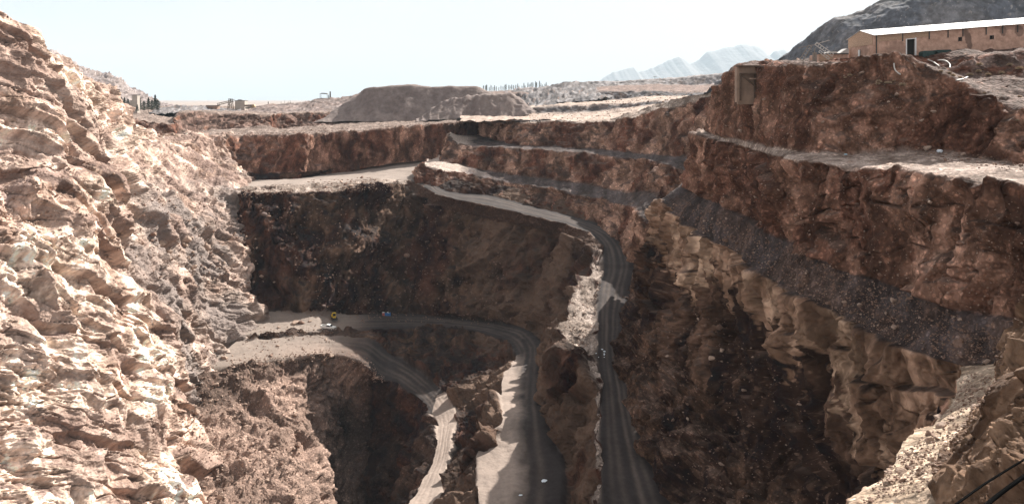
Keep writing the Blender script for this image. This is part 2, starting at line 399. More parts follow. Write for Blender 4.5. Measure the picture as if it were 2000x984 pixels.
sheet('left', left_rows, [
  band('rock_slope', M_ROCK, **{**lw,'big':1.0}),
  band('rock_slope', M_ROCK, **{**lw,'gully':1.0}),
  band('rock_slope', M_ROCK, **{**lw,'gully':0.5}),
  band('rock_slope', M_ROCK, **{**lw,'rock':0.5,'c1':GRAV,'c2':PINK,'patch':0.35}),
  band('rock_slope', M_ROCK, **{**lw,'gully':0.8}),
  band('rock_slope', M_ROCK, **{**lw,'rock':1.1,'patch':0.7}),
  band('rock_slope', M_ROCK, **{**lw,'rock':1.1,'patch':0.85}),
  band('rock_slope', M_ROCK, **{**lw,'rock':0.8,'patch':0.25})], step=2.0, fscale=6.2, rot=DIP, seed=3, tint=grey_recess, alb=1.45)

# ---- main pit: haul roads and the walls between them
A_in = [(450,352,-37),(560,350,-37),(640,338,-37),(720,328,-35.5),(830,306,-31.5),(858,366,-37),(960,383,-39.5),(1060,408,-42),(1150,432,-44),(1205,458,-46),(1236,500,-48),(1232,560,-50.5),(1220,622,-53),(1218,692,-55.5),(1232,762,-58),(1262,852,-60.5),(1320,984,-64),(1420,1150,-67)]
A_ro = [(455,368,-37),(560,362,-36.5),(645,360,-36.6),(725,352,-36),(800,354,-36.5),(858,381,-38),(955,402,-40.2),(1055,425,-42.4),(1130,446,-44.3),(1171,475,-46.3),(1178,520,-49),(1168,568,-50.8),(1166,630,-53.2),(1168,695,-55.7),(1172,765,-58.2),(1170,855,-60.7),(1172,984,-64.1),(1185,1150,-67.2)]
A_out= [(462,384,-38),(560,374,-36.6),(650,374,-37),(730,366,-36.5),(790,367,-38.9),(855,402,-43),(950,427,-45.8),(1050,447,-47),(1120,466,-47.9),(1155,487,-46.8),(1148,527,-49.3),(1116,585,-51.5),(1092,642,-54),(1146,695,-56),(1163,765,-58.4),(1160,855,-61),(1160,984,-64.4),(1170,1150,-67.6)]
B_r  = [(495,608,-80),(600,612,-80),(650,615,-81),(720,612,-81),(790,612,-82),(870,620,-83),(950,628,-84),(1020,640,-85),(1052,665,-86),(1058,700,-87),(1062,737,-88),(1062,777,-89.5),(1070,820,-91),(1090,865,-92.5),(1100,920,-94),(1098,984,-95.5),(1100,1080,-98),(1110,1200,-101)]
B_l  = [(470,655,-81.5),(590,648,-82),(650,648,-82),(712,645,-82),(770,642,-82.5),(850,639,-83.2),(930,647,-84),(985,665,-85),(1006,690,-86),(998,712,-87.3),(976,745,-89),(980,790,-90.2),(975,825,-91),(936,850,-93),(930,878,-94.5),(926,930,-95.5),(930,990,-97),(935,1150,-100)]
C_r  = [(462,665,-81.8),(588,655,-82.3),(652,656,-82.3),(716,660,-83),(755,684,-85.5),(800,710,-88),(845,745,-91),(872,770,-93.5),(888,800,-96),(882,845,-99),(878,885,-100.5),(870,925,-102),(862,965,-103.5),(858,1000,-105),(845,1040,-106),(790,1090,-107),(760,1150,-109),(740,1300,-112)]
C_l  = [(395,722,-83),(560,700,-84),(640,692,-84),(705,708,-85),(742,738,-88),(775,750,-90.5),(820,782,-93),(840,808,-95),(852,832,-97.5),(848,880,-100),(838,915,-101.5),(815,955,-103),(790,985,-104.5),(770,1030,-106),(750,1070,-107),(730,1110,-108),(700,1180,-110),(680,1320,-113)]
M_1  = [(365,815,-86),(545,820,-94),(625,815,-100),(650,840,-112),(700,850,-112),(735,860,-112),(780,890,-112),(795,900,-112),(800,920,-113),(795,950,-113),(785,980,-114),(765,1010,-114),(740,1040,-114),(720,1090,-116),(700,1120,-117),(680,1160,-117),(650,1230,-119),(620,1370,-121)]
BOT  = [(335,1015,-94),(585,1000,-104),(645,1000,-119),(680,1030,-130),(710,1040,-131),(730,1045,-132),(750,1050,-132),(755,1060,-133),(755,1070,-133),(750,1080,-133),(740,1100,-133),(720,1120,-133),(700,1150,-133),(680,1180,-133),(660,1200,-133),(640,1240,-133),(610,1300,-133),(560,1400,-133)]
EDGE = [(340,1200,-100),(560,1200,-114),(620,1180,-134),(620,1180,-134),(640,1180,-134)]+[(650-8*i,1190+12*i,-134) for i in range(13)]
def red_slope(Pq, col, pn, nm):
    x, y, z = Pq[:,0], Pq[:,1], Pq[:,2]
    def mix(col, k, c): k = np.clip(k,0,1)[:,None]; return col*(1-k)+np.array(c,f32)*(1+0.3*pn[:,None])*k
    road = nm == 'haul_road'; berm = nm == 'road_berm'; wall = nm == 'pit_wall'
    col = mix(col, road*0.85*np.clip((y-318)/12,0,1)*np.clip((-40-x)/8,0,1), (1.05,0.9,0.8))          # middle bench road paled, sunlight put into its colour
    col = mix(col, road*0.85*np.clip((3+2*pn-x+0.02*(y-180))/3,0,1)*(z<-60)*(y<235)*(x>-22), (1.1,0.92,0.8))  # paler patch painted where sun reaches the lower road
    col = mix(col, road*0.8*(z<-60)*np.clip((-52-x)/10,0,1), (0.95,0.81,0.71))  # sunlit parking ledge: extra brightness painted into the road colour
    col = mix(col, berm*0.85*np.clip((y-250)/8,0,1)*np.clip((x+50)/8,0,1), (0.27,0.165,0.12))  # far berm browned and darkened to paint in the wall's shade
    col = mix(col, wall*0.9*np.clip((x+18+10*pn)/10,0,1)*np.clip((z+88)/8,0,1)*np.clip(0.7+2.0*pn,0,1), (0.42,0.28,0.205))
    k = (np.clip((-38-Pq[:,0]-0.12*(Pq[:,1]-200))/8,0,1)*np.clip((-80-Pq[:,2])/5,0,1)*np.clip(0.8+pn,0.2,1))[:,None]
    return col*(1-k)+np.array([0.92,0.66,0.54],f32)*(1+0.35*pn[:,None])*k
def near_(L_):
    f = [.97,.97,.98,.99,1,.98,.95,.91,.87,.835,.80,.77]+[.745]*6
    return [Z(a[0],a[1],a[2]*f[i]) for i,a in enumerate(L_)]
A_pre = [(a[0]+7,a[1]+5,a[2]+3) for a in ZZ(A_in)]
grow = [A_pre,ZZ(A_in),ZZ(A_ro),ZZ(A_out),near_(B_r),near_(B_l),near_(C_r),near_(C_l),near_(M_1),near_(BOT),near_(EDGE)]
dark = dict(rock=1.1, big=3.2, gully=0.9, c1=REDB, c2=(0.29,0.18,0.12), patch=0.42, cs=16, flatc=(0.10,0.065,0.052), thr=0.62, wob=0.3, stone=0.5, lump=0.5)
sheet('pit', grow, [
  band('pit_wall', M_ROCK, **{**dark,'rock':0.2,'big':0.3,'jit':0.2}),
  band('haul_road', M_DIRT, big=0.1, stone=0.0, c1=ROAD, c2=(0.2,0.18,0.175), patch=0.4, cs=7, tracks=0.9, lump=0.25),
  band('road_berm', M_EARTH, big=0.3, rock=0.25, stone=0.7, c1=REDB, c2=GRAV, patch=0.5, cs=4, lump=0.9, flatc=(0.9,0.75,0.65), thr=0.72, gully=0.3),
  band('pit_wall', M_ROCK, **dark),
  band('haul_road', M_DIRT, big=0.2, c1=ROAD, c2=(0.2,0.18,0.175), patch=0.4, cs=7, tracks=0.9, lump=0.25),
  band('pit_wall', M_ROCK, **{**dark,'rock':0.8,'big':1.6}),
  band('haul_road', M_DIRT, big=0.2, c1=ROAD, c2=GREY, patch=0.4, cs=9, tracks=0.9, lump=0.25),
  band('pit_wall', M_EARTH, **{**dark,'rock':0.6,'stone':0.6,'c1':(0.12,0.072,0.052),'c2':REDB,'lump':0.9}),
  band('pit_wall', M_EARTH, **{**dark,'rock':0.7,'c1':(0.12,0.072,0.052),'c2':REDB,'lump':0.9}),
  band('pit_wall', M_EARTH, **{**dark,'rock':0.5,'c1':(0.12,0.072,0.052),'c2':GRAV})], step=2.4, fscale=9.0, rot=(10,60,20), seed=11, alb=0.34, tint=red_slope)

# ---- upper far wall and the plateau behind it
c_px = [200,260,300,340,352,400,440,480,540,590,620,680,760,830,890,950,1020]
H0 = [(p,208,900) for p in c_px]
H1 = [(200,232,440),(255,232,430),(292,236,430),(336,242,430),(352,222,470),(400,220,480),(440,221,480),(480,221,480),(528,224,478),(545,222,500),(600,221,500),(650,218,505),(720,222,510),(800,222,520),(880,222,520),(940,222,530),(1020,222,540)]
H2 = [(205,282,430),(262,277,415),(300,275,415),(338,270,425),(352,262,438),(400,255,455),(440,252,460),(480,250,463),(522,247,466),(545,251,482),(600,247,485),(660,243,490),(730,238,495),(800,235,500),(880,233,503),(940,231,505),(1020,231,510)]
H3 = [(200,300,400),(260,295,395),(310,285,392),(350,276,392),(390,268,395),(420,264,388),(440,263,400),(480,263,408),(540,263,400),(590,263,388),(618,263,405),(680,258,410),(760,250,415),(830,244,422),(885,239,430),(935,235,440),(1000,234,455)]
H4 = [(220,350,390),(280,345,385),(330,340,385),(370,340,385),(410,345,382),(430,350,378),(455,352,382),(490,354,385),(545,352,380),(585,350,378),(620,345,398),(690,334,408),(765,320,414),(830,312,421),(880,305,430),(930,300,440),(1000,300,450)]
plat = dict(big=0.4, stone=1.0, c1=(0.33,0.26,0.225), c2=(0.5,0.42,0.37), patch=0.6, cs=9, lump=1.0)
wallf = dict(wob=0.3, rock=0.35, big=1.5, gully=1.3, c1=REDB, c2=TAN, patch=0.5, cs=12, thr=0.6, flatc=(0.19,0.12,0.095), lump=0.4, strat=0.25)
sheet('far', [PP(H0),PP(H1),PP(H2),PP(H3),PP(H4)], [
  band('plateau', M_EARTH, **plat), band('pit_wall', M_EARTH, **wallf), band('plateau', M_EARTH, **plat), band('pit_wall', M_EARTH, **wallf)],
  step=2.0, seed=21, minw=4, alb=0.72)

# ---- right-hand far terraces
F0 = [(945,237,480),(934,237,455),(930,238,440),(1000,237,400),(1080,238,378),(1170,238,358),(1230,232,338),(1300,214,318),(1360,197,295),(1430,178,265)]
F1 = [(945,250,500),(935,252,485),(930,262,445),(1000,282,385),(1080,286,362),(1170,293,342),(1230,298,320),(1290,303,298),(1330,306,280),(1395,302,255)]
F2 = [(876,261,425),(882,274,402),(905,284,385),(1000,291,368),(1080,296,345),(1170,303,325),(1230,308,305),(1282,314,275),(1315,325,252),(1372,350,238)]
F3 = [(866,304,405),(856,311,388),(875,317,374),(980,338,358),(1070,350,335),(1160,362,315),(1220,375,296),(1266,374,262),(1284,386,246),(1345,420,232)]
F4 = [(857,304,400),(832,317,378),(848,328,358),(970,352,345),(1060,367,322),(1150,384,300),(1205,399,283),(1238,406,254),(1254,426,239),(1290,460,225)]
F5 = [(835,320,398),(806,348,362),(845,366,343),(955,384,333),(1053,408,313),(1143,432,293),(1198,464,271),(1232,506,244),(1232,550,228),(1240,610,214)]
rw = dict(rock=0.5, big=1.3, gully=1.4, stone=0.5, c1=REDB, c2=(0.42,0.262,0.19), patch=0.5, cs=11, thr=0.6, flatc=(0.17,0.105,0.08), lump=0.5)
def sunlit_nose(Pq, col, pn, nm):
    k = ((nm == 'bench')*0.9*np.clip((-18-Pq[:,0]+4*pn)/5,0,1))[:,None]  # left bench nose paled so that it reads as sunlit
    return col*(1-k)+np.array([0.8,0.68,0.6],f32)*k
bn = dict(rock=0.05, big=0.3, stone=0.5, c1=(0.13,0.105,0.1), c2=GRAV, patch=0.4, cs=8, lump=0.3)
FBw = [(a[0]-6, a[1]+45, a[2]-1.5) for a in PP(F0)]
sheet('terr', [FBw,PP(F0),PP(F1),PP(F2),PP(F3),PP(F4),PP(F5)], [
  band('plateau', M_EARTH, **{**plat,'c1':DUST,'c2':(0.52,0.45,0.39)}), band('pit_wall', M_EARTH, **rw), band('bench', M_EARTH, **bn), band('pit_wall', M_EARTH, **rw), band('bench', M_EARTH, **bn), band('pit_wall', M_EARTH, **rw)],
  step=2.2, seed=31, minw=4, alb=0.68, tint=sunlit_nose)

# ---- right-hand near terraces under the long shed
N_T = [(1446,138,218),(1420,152,172),(1450,130,147),(1508,124,131),(1584,121,120),(1684,119,115),(1784,119,112),(1878,148,108.5),(2002,150,106),(2260,150,104)]
N_X = [(1455,135,225),(1436,135,180),(1462,129,153),(1515,123,138),(1588,120,126),(1688,117,121),(1788,113,118),(1882,112,111),(2005,101,110),(2270,85,111)]
N_B = [(1470,138,235),(1462,132,190),(1480,127,165),(1530,122,150),(1590,118,140),(1690,112,135),(1790,106,132),(1900,99,131),(2060,88,131),(2300,70,131)]
N_M = [(1442,142,212),(1412,172,168),(1444,132,142),(1500,125,125),(1580,123,115),(1680,121,110),(1780,124,107),(1872,166,101),(2000,212,92),(2250,250,80)]
N_1t= [(1405,242,215),(1390,260,170),(1442,273,140),(1502,287,118),(1590,299,104),(1690,301,102),(1790,300,101),(1860,303,97),(2005,322,86),(2280,360,72)]
N_1c= [(1392,250,212),(1366,263,173),(1432,281,143),(1500,301,116),(1590,319,97),(1690,326,92),(1790,333,86),(1880,350,78),(2010,373,70),(2340,450,58)]
N_2t= [(1335,355,234),(1350,376,176),(1402,398,146),(1482,450,122),(1570,487,105),(1650,530,93),(1742,557,86),(1852,602,76),(2005,642,66),(2300,760,55)]
N_2c= [(1288,393,232),(1297,396,187),(1345,440,158),(1420,484,134),(1510,550,108),(1610,597,94),(1720,657,83),(1800,690,76),(1875,716,72),(1960,716,66)]
N_b = [(1276,480,218),(1290,505,187),(1340,570,158),(1425,612,134),(1510,690,110),(1620,800,95),(1740,852,83),(1800,852,76),(1872,800,70),(1900,800,67)]
N_m = [(1254,553,218),(1264,600,188),(1312,680,162),(1382,762,142),(1462,862,122),(1562,962,108),(1682,1060,95),(1762,1110,82),(1852,1110,74),(1950,1110,66)]
N_a = [(1228,585,216),(1224,645,188),(1210,715,172),(1224,785,157),(1255,880,140),(1312,1010,122),(1400,1160,110),(1500,1300,100),(1600,1400,90),(1700,1500,80)]
nw = dict(rock=0.65, big=1.3, gully=1.0, stone=0.9, c1=(0.17,0.082,0.055), c2=TAN, patch=0.42, cs=9, thr=0.62, flatc=(0.17,0.105,0.08), lump=0.7)
cl = dict(rock=0.95, big=2.0, gully=1.3, stone=0.3, c1=(0.40,0.25,0.17), c2=(0.56,0.385,0.27), patch=0.5, cs=9, wob=0.5, thr=0.6, flatc=(0.13,0.085,0.065), lump=0.4)
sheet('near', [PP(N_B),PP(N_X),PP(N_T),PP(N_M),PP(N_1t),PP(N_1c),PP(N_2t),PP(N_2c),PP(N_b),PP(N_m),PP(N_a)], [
  band('building_ground', M_EARTH, big=0.3, stone=0.6, c1=GRAV, c2=DUST, patch=0.5, cs=5, lump=0.6),
  band('earth_bank', M_EARTH, big=0.3, stone=0.9, c1=REDB, c2=GRAV, patch=0.5, cs=5, lump=0.6),
  band('building_ground', M_EARTH, big=0.3, stone=0.6, c1=GRAV, c2=DUST, patch=0.5, cs=5, lump=0.6),
  band('pit_wall', M_EARTH, **{**nw,'rock':0.2}),
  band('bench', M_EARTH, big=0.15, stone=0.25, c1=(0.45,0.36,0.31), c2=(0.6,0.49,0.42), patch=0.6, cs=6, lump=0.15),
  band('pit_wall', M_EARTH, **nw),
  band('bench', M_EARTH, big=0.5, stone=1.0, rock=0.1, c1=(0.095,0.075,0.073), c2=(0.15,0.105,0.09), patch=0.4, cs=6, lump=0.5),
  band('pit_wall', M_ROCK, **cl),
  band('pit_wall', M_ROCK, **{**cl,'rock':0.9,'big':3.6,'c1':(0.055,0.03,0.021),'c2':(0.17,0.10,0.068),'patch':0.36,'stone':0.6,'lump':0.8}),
  band('pit_wall', M_EARTH, **{**cl,'rock':0.7,'big':2.6,'c1':(0.055,0.03,0.021),'c2':(0.17,0.10,0.068),'patch':0.36,'stone':0.5,'lump':0.8})], step=2.3, fscale=6.0, seed=41, rot=(5,10,30), alb=0.64)

# ---- foreground ledge and cliff, lower right
K0 = [(2100,640,70),(2300,560,58),(2400,450,50),(2500,560,42),(2600,650,35),(2800,800,26)]
K1 = [(2000,655,67),(2050,560,56),(2100,450,46),(2120,540,40),(2150,640,34),(2250,800,26)]
K2 = [(1970,712,66),(1950,765,56),(1885,860,46),(1850,930,40),(1832,1000,36),(1800,1150,29)]
K3 = [(1872,712,71),(1852,790,62),(1765,856,52.5),(1735,906,48),(1655,990,42),(1540,1120,35)]
K4 = [(1872,790,70.5),(1810,855,63),(1745,930,54),(1700,1000,49),(1600,1100,44),(1480,1250,37)]
K5 = [(1860,1100,72),(1800,1150,65),(1700,1250,56),(1650,1300,51),(1500,1400,46),(1400,1500,40)]
sheet('ledge', [PP(K0),PP(K1),PP(K2),PP(K3),PP(K4),PP(K5)], [
  band('foreground_cliff', M_ROCK, rock=0.35, big=0.5, gully=0.3, c1=(0.115,0.068,0.043), c2=(0.19,0.12,0.078), cs=5, lump=0.25),  # cliff rock coloured darker in place of shade, both bands
  band('foreground_cliff', M_ROCK, rock=0.8, big=0.6, gully=0.5, c1=(0.115,0.068,0.043), c2=(0.19,0.12,0.078), cs=5, lump=0.25),
  band('rubble_ledge', M_EARTH, rock=0.08, big=0.2, stone=0.5, c1=(0.42,0.33,0.25), c2=(0.5,0.41,0.33), patch=0.5, cs=3, lump=0.3),
  band('pit_wall', M_ROCK, rock=0.4, big=0.3, stone=0.3, c1=OCHRE, c2=TAN, cs=5, lump=0.3),
  band('pit_wall', M_ROCK, rock=0.6, big=0.8, stone=0.3, c1=OCHRE, c2=TAN, cs=5, lump=0.3)], step=2.3, fscale=2.5, seed=51, minw=1.2)

# ---- dumps and hills beyond the pit
gr = dict(stone=0.7, big=0.8, lump=0.9, gully=0.0)
q_px = [900,960,1020,1080,1140,1200,1260,1320,1380,1440,1520,1700]
def row(vals, Y): return [(p, v, (Y[i] if isinstance(Y,list) else Y)) for i,(p,v) in enumerate(zip(q_px, vals))]
Qr = [
 row([236,236,236,236,236,234,228,216,200,185,170,150], 395),
 row([228,228,228,228,228,224,214,206,196,180,160,140], 470),      # lit flat
 row([222,222,222,220,219,214,208,202,194,180,160,140], 520),
 row([216,214,211,207,205,203,200,197,190,176,160,140], 526),      # low dark scarp
 row([212,212,208,203,199,195,190,188,186,176,160,140], 640),      # lit haul strip
 row([190,186,182,190,182,178,178,180,181,172,155,135], 650),      # dark bank
 row([182,180,178,176,172,168,166,166,166,158,145,130], 930),
 row([180,178,176,172,160,158,154,151,146,140,130,118], 946),
 row([196,196,196,193,190,185,180,175,170,165,160,150], 1600)]
sheet('dumps', [PP(r) for r in Qr], [
  band('mine_yard', M_FAR, **{**gr,'c1':DUST,'c2':(0.5,0.44,0.38),'patch':0.7,'cs':25,'stone':0.5}),
  band('mine_yard', M_FAR, **{**gr,'c1':DUST,'c2':GRAV,'patch':0.4,'cs':20}),
  band('spoil_bank', M_FAR, **{**gr,'c1':DGREY,'c2':GRAV,'cs':14,'lump':0.9}),
  band('mine_yard', M_FAR, **{**gr,'c1':DUST,'c2':(0.5,0.44,0.38),'cs':25,'stone':0.3}),
  band('spoil_bank', M_FAR, **{**gr,'c1':DGREY,'c2':GRAV,'cs':18,'lump':1.1,'stone':1.2}),
  band('spoil_bank', M_FAR, **{**gr,'c1':GRAV,'c2':DUST,'cs':25,'lump':0.9,'stone':1.0}),
  band('spoil_bank', M_FAR, **{**gr,'c1':GREY,'c2':DUST,'patch':0.35,'cs':30,'lump':1.3,'stone':1.5}),
  band('spoil_bank', M_FAR, **{**gr,'c1':GREY,'c2':DUST,'cs':30,'lump':1.0})], step=2.0, seed=61, minw=5)

def ridge_hill(name, crest, toe, Yc, Yt, mat, c1, c2, cs, big, lump, gully, seed, gs=1.0, back=60, bz=-18, step=2.2, stone=0.3, thr=1.5):
    """a heap: back foot, crest, front foot"""
    cr = [P(a[0],a[1],(a[2] if len(a)>2 else Yc)) for a in crest]; to = [P(a[0],a[1],(a[2] if len(a)>2 else Yt)) for a in toe]
    bk = [(c[0], c[1]+back, bz) for c in cr]; tp = [(c[0], c[1]+back*0.35, c[2]-0.02*back) for c in cr]
    sheet(name+str(seed), [bk,tp,cr,to], [band(name, mat, big=big, lump=lump, gully=gully, stone=stone, c1=c1, c2=c2, cs=cs, thr=thr, gs=gs, jit=0.3)]*3, step=step, seed=seed, minw=5)
# big smooth gravel heap, its fluted right shoulder and the lower hill on its left
GH1, GH2 = (0.20,0.165,0.155), (0.25,0.21,0.195)
ridge_hill('gravel_heap', [(630,232),(665,205),(700,185),(716,171),(770,167),(815,165),(850,168),(895,168),(932,169),(950,178),(1000,200),(1030,222)],
  [(600,240),(640,238),(680,237),(715,237),(770,237),(815,236),(850,235),(895,234),(932,233),(965,232),(1000,231),(1025,230)], 512, 490, M_FAR, GH1, GH2, 18, 0.3, 0.1, 0.8, 71, gs=4, stone=0)
ridge_hill('gravel_heap', [(815,234),(838,216),(862,200),(884,192),(910,187),(950,184),(980,181),(1000,183),(1018,195),(1040,214)],
  [(812,236),(830,236),(850,235),(880,234),(910,234),(945,233),(980,232),(1005,230),(1030,226),(1048,216)], 482, 466, M_FAR, GH1, GH2, 12, 0.2, 0.1, 1.5, 72, gs=1.7, stone=0)
ridge_hill('spoil_bank', [(480,216),(510,207),(560,203),(600,197),(615,192),(640,190),(662,190),(690,184),(715,176),(760,180),(800,200)],
  [(470,222),(505,222),(555,222),(600,222),(620,222),(645,223),(670,224),(700,228),(725,232),(765,232),(800,232)], 590, 520, M_FAR, (0.24,0.19,0.175), GH1, 12, 0.8, 0.6, 1.0, 73)
ridge_hill('spoil_bank', [(295,220),(310,211),(345,208),(370,207),(400,209),(430,214),(470,217)],
  [(290,224),(312,222),(345,221),(372,221),(400,221),(430,221),(470,221)], 600, 540, M_FAR, GREY, DGREY, 8, 1.0, 2.2, 0, 74, stone=1.5)
# grey rocky dump left of the far mountains
ridge_hill('spoil_bank', [(985,185),(1010,176),(1050,170),(1085,164),(1110,161),(1145,162),(1165,172),(1185,182)],
  [(1010,205),(1030,206),(1055,206),(1085,204),(1115,203),(1145,200),(1170,196),(1200,192)], 690, 600, M_FAR, DGREY, GREY, 14, 1.5, 2.5, 1.0, 75, stone=1.6)
# small dark piles on the yard
ridge_hill('spoil_bank', [(1048,205),(1060,196),(1072,193),(1085,200),(1092,205)], [(1044,208),(1058,208),(1072,208),(1086,207),(1096,206)], 575, 560, M_FAR, DGREY, GREY, 8, 0.3, 0.6, 0, 76, back=20, bz=-8)
# dark blue-grey waste mountain behind the shed
Wm = [
 [(1400,165,560),(1510,122,510),(1560,84,495),(1600,52,490),(1622,38,486),(1660,31,482),(1700,12,478),(1740,-15,478),(1820,-50,482),(1950,-90,530),(2150,-120,540)],
 [(1400,175,560),(1500,128,520),(1570,105,480),(1620,80,470),(1650,62,460),(1690,50,455),(1730,30,450),(1770,15,450),(1850,-10,450),(1960,-35,450),(2150,-60,450)],
 [(1400,195,530),(1500,150,480),(1600,150,440),(1660,140,428),(1700,140,422),(1740,140,416),(1790,140,412),(1840,135,410),(1900,130,408),(2000,125,404),(2200,120,400)]]
bkw = [(a[0]+30, a[1]+250, -10) for a in PP(Wm[0])]
sheet('waste', [bkw]+[PP(r) for r in Wm], [band('waste_mountain', M_FAR, big=1.2, lump=0.5, gully=1.2, gs=4, jit=0.3, stone=0.8, c1=(0.105,0.112,0.13), c2=(0.175,0.172,0.18), cs=30, thr=1.5, stonec=(0.4,0.36,0.33))]*3, step=2.2, seed=81, minw=6)
# hill behind the left slope
ridge_hill('hill', [(60,100),(120,125),(160,142),(200,164),(230,182),(262,206),(290,222)], [(60,230),(120,230),(160,230),(200,230),(230,230),(262,228),(290,226)], 1100, 900, M_FAR, (0.22,0.19,0.19), (0.3,0.26,0.25), 60, 6, 4, 4, 91, back=200)

# ---- the wide plain to the horizon
gx = np.concatenate([-np.geomspace(26000,60,50), np.linspace(-50,50,11), np.geomspace(60,26000,50)])
gy = np.concatenate([np.linspace(560,1500,30), np.geomspace(1600,26000,50)])
X,Yg = np.meshgrid(gx,gy); q = np.stack([X.ravel(),Yg.ravel(),np.zeros(X.size)],1).astype(f32)
zz = -14+ 2.0*fbm(q/150.,3,5) + np.clip((q[:,1]-2000)/24000,0,1)*0 
q[:,2] = zz
idx = np.arange(X.size).reshape(X.shape); qd = np.stack([idx[:-1,:-1],idx[:-1,1:],idx[1:,1:],idx[1:,:-1]],-1).reshape(-1,4)
link_mesh('ground', q, qd, M_FAR, np.tile(np.array([[0.3,0.25,0.22]],f32),(len(q),1))*(1+0.2*fbm(q/200.,3,9))[:,None])

# ---- far mountains
ridge = [(1100,196),(1150,172),(1170,158),(1187,146),(1205,138),(1228,131),(1237,129),(1246,139),(1258,137),(1275,131),(1292,124),(1310,115),(1326,109),(1335,114),(1346,124),(1358,121),(1368,112),(1380,101),(1395,99),(1420,92),(1446,84),(1470,89),(1484,93),(1496,104),(1503,107),(1515,99),(1530,96),(1560,110),(1620,130),(1700,160),(1760,190)]
rp = np.array(ridge, dtype=float)
def mountain(name, pts, Yc, depth, seed):
    n = 420; xs = np.linspace(pts[0,0], pts[-1,0], n); ys = np.interp(xs, pts[:,0], pts[:,1]); ys = ys + 3.0*fbm(np.stack([xs/9.0,xs*0,xs*0],1).astype(f32),4,seed+30,0.6)
    t = np.linspace(-1,1,41)
    XX, TT = np.meshgrid((xs-1000)*Yc/FPX, t); HH = np.tile((HOR-ys)*Yc/FPX,(41,1))
    YY = Yc + TT*depth
    pts3 = np.stack([XX.ravel(),YY.ravel(),np.zeros(XX.size)],1).astype(f32)
    r = 1-np.abs(fbm(pts3/2200.,4,seed))*1.6
    prof = (1-np.abs(TT.ravel()))**0.8
    z = HH.ravel()*prof*(1-0.35*(1-prof)*r*2)*1.0 - 20
    z += 75*(fbm(pts3/650.,4,seed+4))*np.minimum(1,4*(1-prof))*prof
    z += 16*fbm(pts3/220.,2,seed+8)
    pts3[:,2] = z
    idx = np.arange(XX.size).reshape(XX.shape); qd = np.stack([idx[:-1,:-1],idx[:-1,1:],idx[1:,1:],idx[1:,:-1]],-1).reshape(-1,4)
    link_mesh(name, pts3, qd, M_MTN, np.tile(np.array([[0.2,0.18,0.17]],f32),(len(pts3),1)))
mountain("mountain", rp, 20000, 3500, 7)
rp2 = rp[rp[:,0] >= 1290].copy(); rp2[:,0] += 0; rp2[:,1] = 150+18*np.sin(rp2[:,0]/37.0)*0.4-(rp2[:,0]-1290)*0.04
# ---- haze
HZ = bpy.data.materials.new('haze'); HZ.use_nodes = True; n_ = HZ.node_tree; n_.nodes.clear()
ho = n_.nodes.new('ShaderNodeOutputMaterial'); hv = n_.nodes.new('ShaderNodeVolumePrincipled')
hv.inputs['Color'].default_value = (0.72,0.88,1.0,1); hv.inputs['Density'].default_value = 4.5e-5; hv.inputs['Anisotropy'].default_value = 0.0
n_.links.new(hv.outputs[0], ho.inputs['Volume'])
bm = bmesh.new(); bmesh.ops.create_cube(bm, size=1.0)
hx, hy0, hy1, hz0, hz1 = 27000, -300, 27000, -145, 1800
for v in bm.verts: v.co = (v.co.x*2*hx, hy0+(v.co.y+0.5)*(hy1-hy0), hz0+(v.co.z+0.5)*(hz1-hz0))
me = bpy.data.meshes.new('haze'); bm.to_mesh(me); bm.free(); me.materials.append(HZ)
hz = bpy.data.objects.new('haze', me); COL.objects.link(hz); hz['kind'] = 'stuff'

